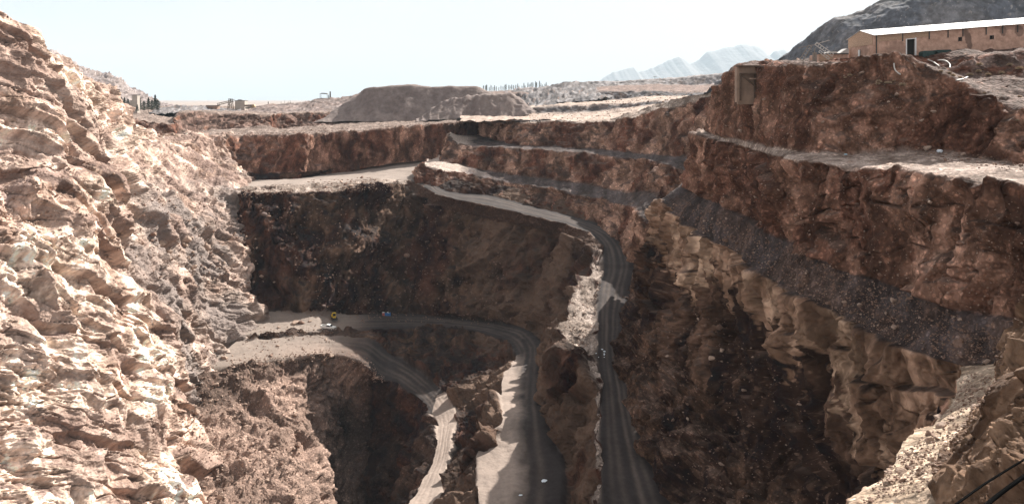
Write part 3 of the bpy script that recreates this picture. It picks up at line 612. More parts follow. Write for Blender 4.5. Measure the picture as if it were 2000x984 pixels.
# =================================================================== things
def tag(o, label, cat, group=None):
    o['label'] = label; o['category'] = cat
    if group: o['group'] = group
    return o
def thing(name, loc, label, cat, group=None, rz=0.0):
    o = bpy.data.objects.new(name, None); COL.objects.link(o); o.location = loc; o.rotation_euler = (0,0,rz); o.empty_display_size = 0.3
    return tag(o, label, cat, group)
class MB:
    """collects simple shapes into one mesh"""
    def __init__(s): s.bm = bmesh.new()
    def box(s, x0,x1,y0,y1,z0,z1, shear=0.0, bev=0.0):
        vs_ = [s.bm.verts.new((x,y,z+shear*x)) for x in (x0,x1) for y in (y0,y1) for z in (z0,z1)]
        fs = [(0,1,3,2),(4,6,7,5),(0,4,5,1),(2,3,7,6),(0,2,6,4),(1,5,7,3)]
        ff = [s.bm.faces.new([vs_[i] for i in f]) for f in fs]
        if bev:
            ed = {e for f in ff for e in f.edges}; bmesh.ops.bevel(s.bm, geom=list(ed), offset=bev, segments=2, affect='EDGES', profile=0.6)
        return s
    def tube(s, pts, r, n=6, r2=None):
        pts = [Vector(p) for p in pts]; prev = None
        for i,p in enumerate(pts):
            t = (pts[min(i+1,len(pts)-1)]-pts[max(i-1,0)]).normalized()
            a = t.cross(Vector((0,0,1)) if abs(t.z)<0.9 else Vector((1,0,0))).normalized(); b = t.cross(a)
            rr = r if r2 is None else r+(r2-r)*i/(len(pts)-1)
            ring = [s.bm.verts.new(p+(a*math.cos(2*math.pi*k/n)+b*math.sin(2*math.pi*k/n))*rr) for k in range(n)]
            if prev:
                for k in range(n): s.bm.faces.new((prev[k],prev[(k+1)%n],ring[(k+1)%n],ring[k]))
            else: s.bm.faces.new(ring[::-1])
            prev = ring
        s.bm.faces.new(prev); return s
    def poly(s, pts):
        s.bm.faces.new([s.bm.verts.new(p) for p in pts]); return s
    def prism(s, pts, y0, y1):
        """outline in x,z pushed along y"""
        a = [s.bm.verts.new((x,y0,z)) for x,z in pts]; b = [s.bm.verts.new((x,y1,z)) for x,z in pts]
        s.bm.faces.new(a); s.bm.faces.new(b[::-1])
        n = len(pts)
        for i in range(n): s.bm.faces.new((a[i],b[i],b[(i+1)%n],a[(i+1)%n]))
        return s
    def build(s, name, mat, parent=None, loc=(0,0,0), smooth=False):
        bmesh.ops.recalc_face_normals(s.bm, faces=s.bm.faces[:])
        me = bpy.data.meshes.new(name); s.bm.to_mesh(me); s.bm.free(); me.materials.append(mat)
        if smooth: me.polygons.foreach_set('use_smooth', [True]*len(me.polygons))
        o = bpy.data.objects.new(name, me); COL.objects.link(o); o.location = loc
        if parent: o.parent = parent
        return o
def dup(o, parent=None):
    c = o.copy(); COL.objects.link(c)
    if parent is not None: c.parent = parent
    for ch in list(o.children): dup(ch, c)
    return c

# nearest terrain vertex behind each small screen cell, so that things can be stood on the ground
CW = 4
allQ = []; allN = []
for k_, sh in SHEETS.items():
    allQ.append(sh['Q'].reshape(-1,3)); allN.append(sh['N'].reshape(-1,3))
allQ = np.concatenate(allQ).astype(f32); allN = np.concatenate(allN).astype(f32)
yy = np.maximum(allQ[:,1],1); sx = 1000+FPX*allQ[:,0]/yy; sy = HOR-FPX*allQ[:,2]/yy
ok = (sx>=0)&(sx<2000)&(sy>=0)&(sy<984)&(allQ[:,1]>20)
ids = np.where(ok)[0]; cell = (sy[ids]//CW).astype(int)*500+(sx[ids]//CW).astype(int)
order = np.lexsort((allQ[ids,1], cell)); ids = ids[order]; cell = cell[order]
uc, first = np.unique(cell, return_index=True); CELL = dict(zip(uc.tolist(), ids[first].tolist()))
def hit(px, py, jig=False):
    cx, cy = int(px//CW), int(py//CW); best = None
    for r in range(0,4):
        for dy in range(-r,r+1):
            for dx in range(-r,r+1):
                if max(abs(dx),abs(dy)) != r: continue
                i = CELL.get((cy+dy)*500+cx+dx)
                if i is not None and (best is None or allQ[i,1] < allQ[best,1]): best = i
        if best is not None:
            n = Vector(allN[best].tolist()); p = Vector(allQ[best].tolist()); n.normalize()
            if jig:
                v = Vector((random.uniform(-1,1),random.uniform(-1,1),random.uniform(-1,1))); v -= n*v.dot(n); p = p+v*3.2*p.y/FPX
            return p, n
    return None, None

# ---- rocks
M_RB = plain('boulder_brown', (0.19,0.115,0.082), 0.9, 0.3, 2.5, bump=0.08)
M_RP = plain('boulder_pale', (0.33,0.235,0.18), 0.9, 0.25, 2.5, bump=0.08)
M_RD = plain('boulder_dark', (0.13,0.09,0.075), 0.9, 0.3, 2.5, bump=0.08)
def rock_mesh(seed, sub, mat, name='boulder'):
    rnd = random.Random(seed); bm = bmesh.new(); bmesh.ops.create_icosphere(bm, subdivisions=sub, radius=1.0)
    sc = Vector((1.0, rnd.uniform(0.65,0.95), rnd.uniform(0.5,0.8)))
    cuts = []
    for _ in range(13):
        v = Vector((rnd.gauss(0,1),rnd.gauss(0,1),rnd.gauss(0,1))).normalized(); cuts.append((v, rnd.uniform(0.42,0.8)))
    for v in bm.verts:
        p = v.co.copy()
        for n, d in cuts:
            e = p.dot(n)-d
            if e > 0: p -= n*e*0.98
        p *= 1+rnd.uniform(-0.04,0.04)
        v.co = Vector((p.x*sc.x,p.y*sc.y,p.z*sc.z))*1.15
    me = bpy.data.meshes.new(name); bm.to_mesh(me); bm.free(); me.materials.append(mat); return me
RM = {m: [rock_mesh(i*7+k, 2, mat) for i in range(5)] for k,(m,mat) in enumerate({'b':M_RB,'p':M_RP,'d':M_RD}.items())}
nb = 0; BREC = []
def boulder(px, py, rpx, kind, label, group=None, sink=0.3, name='boulder', where=None):
    global nb
    p, n = hit(px, py)
    if p is None: return None
    r = rpx*p.y/FPX
    o = bpy.data.objects.new(name, random.choice(RM[kind])); COL.objects.link(o)
    o.location = p + n*r*(0.5-sink)*0.8
    o.rotation_euler = (random.uniform(-0.5,0.5),random.uniform(-0.5,0.5),random.uniform(0,6.28)); o.scale = (r,)*3
    tag(o, label, 'boulder', group); nb += 1
    if where: BREC.append((group, px, py, rpx, kind, o, where))
    return o
ORD = ['first','second','third','fourth','fifth','sixth','seventh','eighth','ninth','tenth','eleventh','twelfth','thirteenth','fourteenth','fifteenth','sixteenth','seventeenth','eighteenth','nineteenth','twentieth']
def nth(k, n):
    if n == 1: return None
    if k == 0: return 'leftmost'
    if k == n-1: return 'rightmost'
    return ORD[k]+'-from-left' if k < len(ORD) else ORD[n-1-k]+'-from-right'
def label_boulders():
    from collections import defaultdict
    gr_ = defaultdict(list)
    for rec in BREC: gr_[rec[0]].append(rec)
    for g_, L_ in gr_.items():
        rs = sorted(r[3] for r in L_); a_, b_ = rs[len(rs)//3], rs[2*len(rs)//3]
        sub = defaultdict(list)
        for r in L_:
            size = 'small' if r[3] < a_ else 'middling' if r[3] < b_ else 'large'
            ys_ = sorted(q[2] for q in L_); v = 'upper' if r[2] < ys_[len(ys_)//3] else 'middle' if r[2] < ys_[2*len(ys_)//3] else 'lower'
            sub[(size, {'b':'brown','p':'pale','d':'dark'}[r[4]], v)].append(r)
        for (size,colr,v), M_ in sub.items():
            M_.sort(key=lambda r: r[1])
            for k, r in enumerate(M_):
                o_ = nth(k, len(M_))
                r[5]['label'] = ' '.join(x for x in (o_, size, colr, 'rock,', v, 'part of', r[6]) if x)
def inpoly(x, y, poly):
    c = False; j = len(poly)-1
    for i in range(len(poly)):
        xi, yi = poly[i]; xj, yj = poly[j]
        if (yi > y) != (yj > y) and x < (xj-xi)*(y-yi)/(yj-yi)+xi: c = not c
        j = i
    return c
AREAS = [
 # polygon, boulders, radius range px, kinds, label, group, rubble count
 ([(1300,400),(1345,390),(1480,455),(1650,530),(1850,605),(1960,660),(1960,715),(1800,690),(1700,645),(1560,572),(1400,470)], 55, (3.5,9), 'bbp', 'brown boulder among the loose rubble on the shaded lower bench below the long cliff', 'boulders on the shaded lower right bench', 2600),
 ([(1370,390),(1420,300),(1560,330),(1700,335),(2000,400),(2000,640),(1850,590),(1650,510),(1480,440)], 55, (3,8), 'bpb', 'rounded stone sticking out of the red earth cliff under the sunlit bench', 'stones in the cliff under the sunlit right bench', 900),
 ([(1400,150),(1480,130),(1780,140),(1840,200),(1780,290),(1560,280),(1400,250)], 35, (2.5,7), 'bpp', 'rounded stone sticking out of the dark earth bank below the long shed', 'stones in the earth bank below the shed', 700),
 ([(1760,296),(1800,285),(2000,318),(2000,335),(1850,318)], 16, (4,9), 'pb', 'pale boulder at the foot of the striped scree on the upper right bench', 'boulders at the foot of the right scree', 200),
 ([(1880,730),(1950,730),(1900,830),(1800,960),(1680,984),(1760,880),(1850,820)], 34, (5,14), 'pbp', 'sunlit pale boulder on the rubble ledge at the lower right corner', 'boulders on the sunlit lower right ledge', 1300),
 ([(1340,600),(1440,640),(1560,760),(1640,900),(1640,984),(1360,984),(1260,800),(1240,640)], 30, (3.5,9), 'bbp', 'brown boulder caught on the dark slope right of the haul road', 'boulders on the dark slope right of the road', 700),
 ([(500,390),(800,385),(960,440),(1000,600),(620,605),(545,480)], 30, (3,7), 'bbd', 'brown block on the steep wall below the sunlit middle bench', 'blocks on the steep wall below the middle bench', 1100),
 ([(600,350),(730,345),(740,368),(620,372)], 16, (3,6.5), 'ppb', 'pale rock in the heap on the sunlit middle bench', 'rocks heaped on the middle bench', 200),
 ([(350,650),(520,720),(590,800),(600,984),(330,984),(340,880),(350,760)], 28, (4,10), 'ppb', 'sunlit pale boulder on the reddish slope left of the pit bottom', 'boulders on the slope left of the pit bottom', 1300),
 ([(600,720),(720,740),(720,900),(620,860)], 14, (3,7), 'bbd', 'brown block in the shaded hollow below the parking ledge', 'blocks in the hollow below the parking ledge', 300),
 ([(0,300),(200,330),(480,420),(540,560),(340,560),(150,500),(0,420)], 16, (5,12), 'pbp', 'pale boulder resting on the sunlit left mountain slope', 'boulders on the left slope', 700),
 ([(600,602),(1000,612),(1000,632),(600,625)], 12, (2.5,5), 'bd', 'dark rock at the foot of the wall behind the lower road', 'rocks behind the lower road', 250),
 ([(1170,560),(1090,640),(1140,692),(1160,640)], 6, (3,5), 'p', 'sunlit rock on the berm left of the bending haul road', 'rocks on the sunlit road berm', 150),
 ([(980,236),(1230,228),(1340,205),(1400,170),(1200,190),(1050,222)], 18, (2,4), 'pb', 'small rock on the pale flat yard beyond the far rim', 'rocks on the yard beyond the far rim', 500),
 ([(430,262),(640,250),(930,236),(930,240),(640,262)], 14, (2,3.6), 'pb', 'pale stone along the rim of the upper far wall', 'stones along the far rim', 450),
]
WH = {
 'boulders on the shaded lower right bench':'shaded bench below long cliff',
 'stones in the cliff under the sunlit right bench':'red cliff under sunlit right bench',
 'stones in the earth bank below the shed':'dark bank below the shed',
 'boulders at the foot of the right scree':'foot of right-hand scree',
 'boulders on the sunlit lower right ledge':'sunlit ledge, lower right corner',
 'boulders on the dark slope right of the road':'dark slope right of road',
 'blocks on the steep wall below the middle bench':'wall below sunlit middle bench',
 'rocks heaped on the middle bench':'heap on sunlit middle bench',
 'boulders on the slope left of the pit bottom':'reddish slope left of pit',
 'blocks in the hollow below the parking ledge':'hollow below the parking ledge',
 'boulders on the left slope':'sunlit left mountain slope',
 'rocks behind the lower road':'wall foot behind lower road',
 'rocks on the sunlit road berm':'sunlit berm beside haul road',
 'rocks on the yard beyond the far rim':'pale yard beyond far rim',
 'rocks strewn on the parking ledge':'parking ledge beside the white pickup',
 'rocks along the outer edge of the parking ledge':'outer edge of the sunlit parking ledge',
 'rocks along the lip of the middle bench':'lip of the sunlit middle bench',
 'stones along the far rim':'upper far wall rim'}
AREAS.append(([(480,640),(640,628),(660,660),(640,705),(470,715)], 12, (2.5,5), 'pb', '', 'rocks strewn on the parking ledge', 420))
AREAS.append(([(440,700),(560,688),(640,680),(715,695),(755,740),(735,752),(690,716),(630,702),(450,724)], 22, (2.5,6), 'pb', '', 'rocks along the outer edge of the parking ledge', 700))
AREAS.append(([(470,368),(790,358),(790,370),(470,384)], 12, (2,4.5), 'pb', '', 'rocks along the lip of the middle bench', 500))
rub = {'b':[], 'p':[]}
rr = random.Random(99)
for poly, n, (r0,r1), kinds, lab, grp, nr in AREAS:
    xs = [a[0] for a in poly]; ys = [a[1] for a in poly]; c = 0; t = 0
    n = int(n*0.66)
    while c < n and t < 5000:
        t += 1; x = rr.uniform(min(xs),max(xs)); y = rr.uniform(min(ys),max(ys))
        if x < 2 or x > 1998 or y > 982 or not inpoly(x,y,poly): continue
        boulder(x, y, r0+(r1-r0)*rr.random()**2.2, rr.choice(kinds), lab, grp, where=WH[grp]); c += 1
    c = 0; t = 0
    while c < nr and t < 40000:
        t += 1; x = rr.uniform(min(xs),max(xs)); y = rr.uniform(min(ys),max(ys))
        if not inpoly(x,y,poly): continue
        p, nn_ = hit(x,y,True); c += 1
        if p is None: continue
        r = (0.8+(r0*0.9-0.8)*rr.random()**2)*p.y/FPX
        rub['p' if ('p' in kinds and rr.random() < (0.5 if 'sunlit' in WH[grp] or 'pale' in WH[grp] or 'reddish' in WH[grp] else 0.12)) else 'b'].append((p+nn_*r*0.2, r))
def rubble(name, items, mat):
    bm = bmesh.new(); bmesh.ops.create_icosphere(bm, subdivisions=1, radius=1.0)
    bv = np.array([v.co[:] for v in bm.verts]); bm.verts.ensure_lookup_table(); bf = np.array([[v.index for v in f.verts] for f in bm.faces]); bm.free()
    n = len(items); base = []
    for k in range(8):
        q = bv*np.random.uniform(0.6,1.15,(len(bv),1))*np.array([1,0.8,0.62]); base.append(q)
    V_ = np.zeros((n,len(bv),3)); 
    for i,(p,r) in enumerate(items):
        a = np.random.uniform(0,6.28); ca, sa = math.cos(a), math.sin(a); q = base[i%8]; b_ = np.random.uniform(-0.5,0.5)
        x = q[:,0]*ca-q[:,1]*sa; y = q[:,0]*sa+q[:,1]*ca; z = q[:,2]+b_*x
        V_[i] = np.stack([x,y,z],1)*r+np.array(p[:])
    F_ = (bf[None]+(np.arange(n)*len(bv))[:,None,None]).reshape(-1,3)
    link_mesh(name, V_.reshape(-1,3), None, mat, None, kind='stuff', smooth=False, tris=F_)
label_boulders()
rubble('rubble', rub['b'], M_RB); rubble('rubble', rub['p'], M_RP)
# single boulders that stand out
boulder(1835,812,11,'p','largest sunlit tan boulder in the middle of the lower right ledge')
boulder(578,628,9,'p','flat topped pale boulder left of the parked pickup, leftmost of three')
boulder(591,629,7,'b','brown boulder between two others left of the parked pickup')
boulder(604,626,5,'p','small squarish boulder nearest the parked pickup on its left')
boulder(1390,697,8,'p','upper pale boulder of a short row lying in the dark gully right of the road')
boulder(1408,685,7,'p','middle pale boulder of a short row in the dark gully right of the road')
boulder(1452,762,6,'p','white round boulder alone on the dark slope under the tan cliff')
boulder(362,467,13,'p','big brown block casting a shadow on the left mountain slope')

# ---- long shed
WC = (0.40,0.27,0.19)
def shed_wall_mat():
    m, nt, b = new_mat('mud_plaster_wall'); L = nt.links.new; N_ = nt.nodes.new
    tc = N_('ShaderNodeTexCoord'); sep = N_('ShaderNodeSeparateXYZ'); L(tc.outputs['Object'], sep.inputs[0])
    n = N_('ShaderNodeTexNoise'); n.inputs['Scale'].default_value = 1.1; n.inputs['Detail'].default_value = 7; n.inputs['Roughness'].default_value = 0.65; L(tc.outputs['Object'], n.inputs['Vector'])
    cr = N_('ShaderNodeValToRGB'); cr.color_ramp.elements[0].position = 0.34; cr.color_ramp.elements[1].position = 0.62
    cr.color_ramp.elements[0].color = (0.36,0.215,0.155,1); cr.color_ramp.elements[1].color = (0.58,0.37,0.28,1); L(n.outputs['Fac'], cr.inputs[0])
    last = cr.outputs[0]
    def math_(op, a, v):
        q = N_('ShaderNodeMath'); q.operation = op
        if isinstance(a, (int,float)): q.inputs[0].default_value = a
        else: L(a, q.inputs[0])
        if isinstance(v, (int,float)): q.inputs[1].default_value = v
        else: L(v, q.inputs[1])
        return q.outputs[0]
    # damp stains with a shape of their own: x, z, half width, half height, lean, strength
    for cx, cz, wx, wz, lean, st in ((13.9,3.6,0.55,1.7,-0.25,0.75),(19.3,4.6,0.5,0.9,0,0.6),(21.8,4.6,0.8,0.9,0,0.6),(3.2,2.0,1.7,1.1,0,0.35),(20.6,5.1,2.6,0.35,0,0.4)):
        zz_ = math_('SUBTRACT', sep.outputs['Z'], cz); xx = math_('SUBTRACT', math_('SUBTRACT', sep.outputs['X'], cx), math_('MULTIPLY', zz_, lean))
        d = math_('ADD', math_('POWER', math_('ABSOLUTE', math_('DIVIDE', xx, wx), 0), 2), math_('POWER', math_('ABSOLUTE', math_('DIVIDE', zz_, wz), 0), 2))
        d = math_('ADD', d, math_('MULTIPLY', math_('SUBTRACT', n.outputs['Fac'], 0.5), 2.6))
        mr = N_('ShaderNodeMapRange'); mr.inputs['From Min'].default_value = 1.15; mr.inputs['From Max'].default_value = 0.7; mr.inputs['To Max'].default_value = st; L(d, mr.inputs['Value'])
        mx = N_('ShaderNodeMix'); mx.data_type = 'RGBA'; L(mr.outputs[0], mx.inputs['Factor']); L(last, mx.inputs['A']); mx.inputs['B'].default_value = (0.11,0.07,0.055,1); last = mx.outputs['Result']
    L(last, b.inputs['Base Color']); b.inputs['Roughness'].default_value = 0.95
    bp = N_('ShaderNodeBump'); bp.inputs['Distance'].default_value = 0.05; L(n.outputs['Fac'], bp.inputs['Height']); L(bp.outputs[0], b.inputs['Normal'])
    return m
M_SW = shed_wall_mat()
def brick_mat():
    m, nt, b = new_mat('bare_brickwork'); L = nt.links.new; N_ = nt.nodes.new
    tc = N_('ShaderNodeTexCoord'); mp = N_('ShaderNodeMapping'); mp.inputs['Rotation'].default_value = (R(90),0,0)
    br = N_('ShaderNodeTexBrick'); br.inputs['Scale'].default_value = 1.0; br.inputs['Brick Width'].default_value = 0.26; br.inputs['Row Height'].default_value = 0.1; br.inputs['Mortar Size'].default_value = 0.014
    br.inputs['Color1'].default_value = (0.66,0.45,0.31,1); br.inputs['Color2'].default_value = (0.52,0.34,0.23,1); br.inputs['Mortar'].default_value = (0.24,0.17,0.13,1)
    L(tc.outputs['Object'], mp.inputs[0]); L(mp.outputs[0], br.inputs['Vector']); L(br.outputs['Color'], b.inputs['Base Color']); b.inputs['Roughness'].default_value = 0.95
    bp = N_('ShaderNodeBump'); bp.inputs['Distance'].default_value = 0.02; bp.invert = True; L(br.outputs['Fac'], bp.inputs['Height']); L(bp.outputs[0], b.inputs['Normal'])
    return m
M_BR = brick_mat()
M_STEEL = plain('dark_steel', (0.05,0.045,0.04), 0.6, 0.2, 8)
M_ROOF = plain('white_sheet_roof', (0.50,0.475,0.45), 0.6, 0.28, 0.9)
M_WHITE = plain('white_paint', (0.75,0.74,0.72), 0.6, 0.08, 6)
M_BLACK = plain('dark_interior', (0.02,0.018,0.016), 0.9, 0.1, 2)
M_GREEN = plain('dark_green_paint', (0.02,0.05,0.045), 0.6, 0.3, 3)
SH = 0.08; YB = 118.0
x0s = 53.4; zs = 5.55
ang = math.atan2(0.05,1)
shed = thing('long_shed', (x0s,YB,zs), 'long low mud brick shed with white sheet roof on the upper right rim', 'shed', rz=ang)
H_ = 3.95; D_ = 8.0; LEN = 34.0
w1 = MB()
def wallbox(m, xa, xb, za, zb): m.box(xa,xb,0,0.35,za,zb,SH)
openings = [(4.65,5.95,0.0,3.0),(12.5,13.0,2.05,2.6),(17.3,17.85,1.95,2.5)]
xs_ = [0]+[v for o_ in openings for v in o_[:2]]+[LEN]
for i in range(0,len(xs_),2): wallbox(w1, xs_[i], xs_[i+1], -2.0, H_)
for xa,xb,za,zb in openings:
    if za > 0: wallbox(w1, xa, xb, -2.0, za)
    wallbox(w1, xa, xb, zb, H_)
w1.build('wall', M_SW, shed)
g = MB(); g.prism([(0,-2.2),(D_,-2.2),(D_,H_),(D_/2,H_+0.95),(0,H_)], 0, 0.3)
go = g.build('gable_wall', M_SW, shed); go.rotation_euler = (0,0,R(90)); go.location = (-0.003,0.003,0)
gb = MB(); gb.prism([(0.25,2.55),(D_-0.1,2.55),(D_-0.1,H_-0.06),(D_/2,H_+0.86),(0.25,H_-0.05)], 0, 0.06)
gbo = gb.build('gable_brickwork', M_BR, shed); gbo.rotation_euler = (0,0,R(90)); gbo.location = (-0.303,0,0)
MB().box(0,LEN,D_-0.35,D_,-2,H_,SH).build('rear_wall', M_SW, shed)
bb_ = MB(); 
for xa,xb in ((0.15,3.95),(4.1,7.95)): bb_.box(xa,xb,-0.05,-0.001,2.95 if xa<1 else 3.08,H_-0.12,SH)
bb_.build('brick_infill', M_BR, shed)
for px_ in (0.08,4.02,8.05,10.9,13.1+0.05,16.7,19.2,21.5,25,28.5):
    lo = -0.3 if px_ < 0.1 else 2.7
    MB().box(px_-0.07,px_+0.07,-0.10,-0.005,lo,H_-0.01,SH).build('post', M_STEEL, shed)
dr = MB().box(4.66,5.94,0.30,0.34,-0.2,3.0,SH).build('door_opening', M_BLACK, shed)
df = MB(); df.box(4.52,4.68,-0.06,0.2,-0.1,3.02,SH); df.box(5.92,6.1,-0.06,0.2,-0.1,3.1,SH); df.box(4.68,5.92,-0.05,0.2,2.92,3.03,SH); df.build('door_frame', M_WHITE, dr)
for xa,xb,za,zb in openings[1:]:
    wn = MB().box(xa,xb,0.22,0.26,za,zb,SH).build('window', M_BLACK, shed)
    wf = MB(); wf.box(xa-0.05,xa+0.02,-0.03,0.1,za-0.05,zb+0.05,SH); wf.box(xb-0.02,xb+0.05,-0.03,0.1,za-0.05,zb+0.05,SH); wf.box(xa+0.02,xb-0.02,-0.03,0.1,zb-0.02,zb+0.05,SH); wf.build('frame', M_STEEL, wn)
nd = MB().box(-0.42,-0.33,4.0,4.55,-0.1,2.0).build('narrow_door', M_WHITE, shed)
MB().box(-0.46,-0.425,3.9,3.98,-0.1,2.1).build('frame', M_STEEL, nd)
bs = MB().box(6.2,LEN,-0.04,-0.002,-1.5,0.35,SH).build('dark_wall_foot', plain('dark_plaster',(0.16,0.10,0.075),0.95,0.3,1.5), shed)  # darker plaster strip along the wall foot
for side in (0,1):
    pr = None
    for k in range(17):
        xa = -0.45+k*2.03
        ya, za, yb, zb = (-0.45,H_-0.06,D_/2,H_+1.0) if side == 0 else (D_+0.45,H_-0.06,D_/2,H_+1.0)
        if pr is None or side == 0 or True:
            m = MB(); n_c = 9; lift = 0.012*(k%2)
            prev = None
            for j in range(n_c+1):
                x = 2.07*j/n_c; c_ = 0.035*(j%2)+lift
                cur = (m.bm.verts.new((x,ya,za+c_+SH*x)), m.bm.verts.new((x,yb,zb+c_+SH*x)), m.bm.verts.new((x,yb,zb+c_+SH*x-0.05)), m.bm.verts.new((x,ya,za+c_+SH*x-0.05)))
                if prev:
                    for a_ in range(4): m.bm.faces.new((prev[a_],cur[a_],cur[(a_+1)%4],prev[(a_+1)%4]))
                else: m.bm.faces.new(cur)
                prev = cur
            m.bm.faces.new(prev[::-1])
            ro = m.build('roof_sheet', M_ROOF, shed); ro.location = (xa,0,SH*xa)
# low annex wall left of the shed with its little roof
def atp(px,py,Y): return P(px,py,Y)
ax = thing('annex', P(1600,121,124), 'low brown outbuilding with flat parapet left of the long shed', 'outbuilding')
k_ = 124/FPX
MB().box(0,56*k_,0,4,-1.5,1.15).build('wall', M_SW, ax)
MB().box(-1.9*0,27*k_,-0.02,-0.003,-0.4,1.1).build('brick_panel', M_BR, ax)
MB().box(-0.1,57*k_,-0.08,0.3,1.15,1.30).build('parapet', M_STEEL, ax)
rf = MB(); rf.prism([(0,0),(1.7,0),(1.4,0.3),(0.5,0.32)],0,2.2); rf.build('roof_hatch', M_ROOF, ax, (19*k_,0.7,1.31))
r2 = MB(); r2.prism([(0,0),(1.5,0),(1.5,0.75),(1.2,0.8)],0,2.0); r2.build('roof_slab', M_ROOF, ax, (44*k_,0.9,1.31))
# lattice beams leaning beside it
def lattice(pa, pb, wdt, n, name, label, mat):
    a = Vector(pa); b = Vector(pb); t = thing(name, a, label, 'steel frame'); d = (b-a); up = Vector((0.15,0,1)).cross(d).cross(d).normalized()*-wdt
    MB().tube([(0,0,0),d],0.06,5).build('rail', mat, t); MB().tube([up,d+up],0.06,5).build('rail', mat, t)
    for k in range(n): MB().tube([d*(k/(n-1)), d*(k/(n-1))+up],0.045,4).build('rung', mat, t)
lattice(P(1570,118,119),P(1584,93,119),0.55,6,'ladder','dark steel ladder frame leaning left of the sloping white truss','dummy') if False else None
M_RUST = plain('weathered_steel',(0.20,0.16,0.13),0.7,0.3,5); M_LSTEEL = plain('pale_steel',(0.5,0.47,0.43),0.6,0.2,5)
lattice(P(1568,119,119),P(1585,92,119),0.5,6,'ladder','dark steel ladder leaning over the rim left of the outbuilding',M_RUST)
lattice(P(1592,88,121),P(1625,111,121),0.45,8,'truss','longer pale steel truss sloping down onto the outbuilding wall',M_LSTEEL)
lattice(P(1599,102,120),P(1618,117,120),0.3,5,'truss','shorter pale steel truss below the longer one by the outbuilding',M_LSTEEL)
tag(MB().tube([P(1560,94,119),P(1590,88,119.5),P(1620,79,122)],0.05,5).build('pole', M_RUST), 'thin dark pole lying across the tops of the ladder and truss left of the shed','pole')
tag(MB().box(-0.25,0.25,-0.25,0.25,-0.5,1.2).tube([(0,0,1.2),(0,0,1.9)],0.07).build('barrel', M_RUST, None, P(1591,119,119)), 'short rusty post standing on the rim left of the outbuilding','post')
# green covered pile against the shed wall
gm = MB()
for cx,wx,h in ((1.2,1.1,0.95),(3.2,1.3,1.1)):
    gm.prism([(cx-wx,-0.6),(cx+wx,-0.6),(cx+wx*0.98,h*0.75),(cx+wx*0.7,h),(cx-wx*0.75,h*0.95),(cx-wx,h*0.7)],0,1.2)
p_ = P(1801,112,116.6); tag(gm.build('covered_pile', M_GREEN, None, p_), 'low dark green covered pile against the shed wall right of the door','pile')
# pipes hanging on the bank
def pipe(pts, r, label, mat):
    v = np.array([P(*a) for a in pts]); q = catmull(v, [8]*(len(v)-1)); o = MB().tube([tuple(a) for a in q], r, 7).build('pipe', mat, smooth=True); tag(o, label, 'pipe'); return o
def hp(px,py,d=0.12):
    p, n = hit(px,py); return (px,py,p.y-d) if p is not None else (px,py,110)
M_PIPE = plain('dull_white_pipe',(0.5,0.47,0.43),0.6,0.1,4)
pipe([hp(1746,124),hp(1747,133),hp(1751,140),hp(1759,146)],0.09,'white curved pipe hanging down the bank in front of the shed door',M_PIPE)
pipe([hp(1832,118),hp(1846,119),hp(1855,126),hp(1855,133)],0.09,'white hooked pipe on the ground below the green covered pile',M_PIPE)
pipe([hp(1868,157),hp(1880,155),hp(1890,151)],0.1,'short white pipe lying at the top of the dirt slope right of the bank',M_PIPE)
pipe([hp(1812,117),hp(1822,121),hp(1835,130)],0.09,'white pipe sloping down from the shed corner between the two curved pipes',M_PIPE)
# concrete chute with timber beams in the rim
ch = thing('concrete_chute', P(1440,195,131), 'tall square concrete chute with broken beams set into the left end of the rim', 'chute')
kc = 131/FPX; M_CON = plain('stained_concrete',(0.27,0.185,0.135),0.9,0.22,0.8); M_TIM = plain('old_timber',(0.10,0.065,0.045),0.9,0.3,4)
def cb(px0,px1,py0,py1,y0,y1,name,mat,m=None):
    return MB().box((px0-1440)*kc,(px1-1440)*kc,y0,y1,(195-py1)*kc,(195-py0)*kc).build(name,mat,ch)
cb(1440,1492,131,204,-0.6,0.2,'back_wall',M_CON); cb(1436,1441,133,200,-0.9,0.3,'side_wall',M_CON); cb(1484,1488,131,150,-1.6,-0.61,'side_wall',M_CON)
cb(1438,1503,128.5,131,-1.2,0.4,'top_slab',M_TIM)
cb(1441,1444,145,197,-1.2,-0.61,'post',M_TIM); cb(1470,1473,146,198,-1.0,-0.61,'post',M_TIM); cb(1482.5,1484,155,198,-1.0,-0.61,'post',M_TIM)
cb(1458,1483,153.5,156,-2.2,-0.61,'ledge_slab',M_CON); cb(1441,1489,143.5,145.5,-1.4,-0.61,'beam',M_TIM)
MB().tube([(3*kc,-1.3,(195-147)*kc),(31*kc,-1.3,(195-170)*kc)],0.12,4).build('brace',M_TIM,ch)
cb(1490,1491.5,126,152,-1.7,-1.5,'post',M_TIM)

# ---- far plant: hut, conveyor, tower, silo, truck
k6 = 600/FPX
M_HUT = plain('brown_cladding',(0.30,0.19,0.14),0.8,0.12,0.5); M_SILO = plain('pale_render',(0.42,0.36,0.31),0.8,0.12,0.4)
hut = thing('plant_hut', P(402,217,598), 'small brown box hut at the foot of the far conveyor', 'hut')
MB().box(0,21*k6,0,7,-1,10.2*k6,bev=0.05).build('wall', M_HUT, hut); MB().box(-0.3,21*k6+0.3,-0.3,7.3,10.2*k6,10.9*k6).build('roof', M_STEEL, hut); MB().box(9*k6,13*k6,-0.06,-0.002,0,6*k6).build('door', M_STEEL, hut)
MB().prism([(0,0),(-14*k6,-0.6),(-14*k6,3*k6),(0,5.5*k6)],1,6).build('side_shelter', M_STEEL, hut)
cv = thing('conveyor', P(424,206,602), 'long sloping conveyor with open steel trestle at the far plant', 'conveyor')
for dz in (0, 3.2*k6):
    MB().tube([(0,0,dz),(33*k6,0,dz+8*k6)],0.25,4).build('rail', M_RUST, cv)
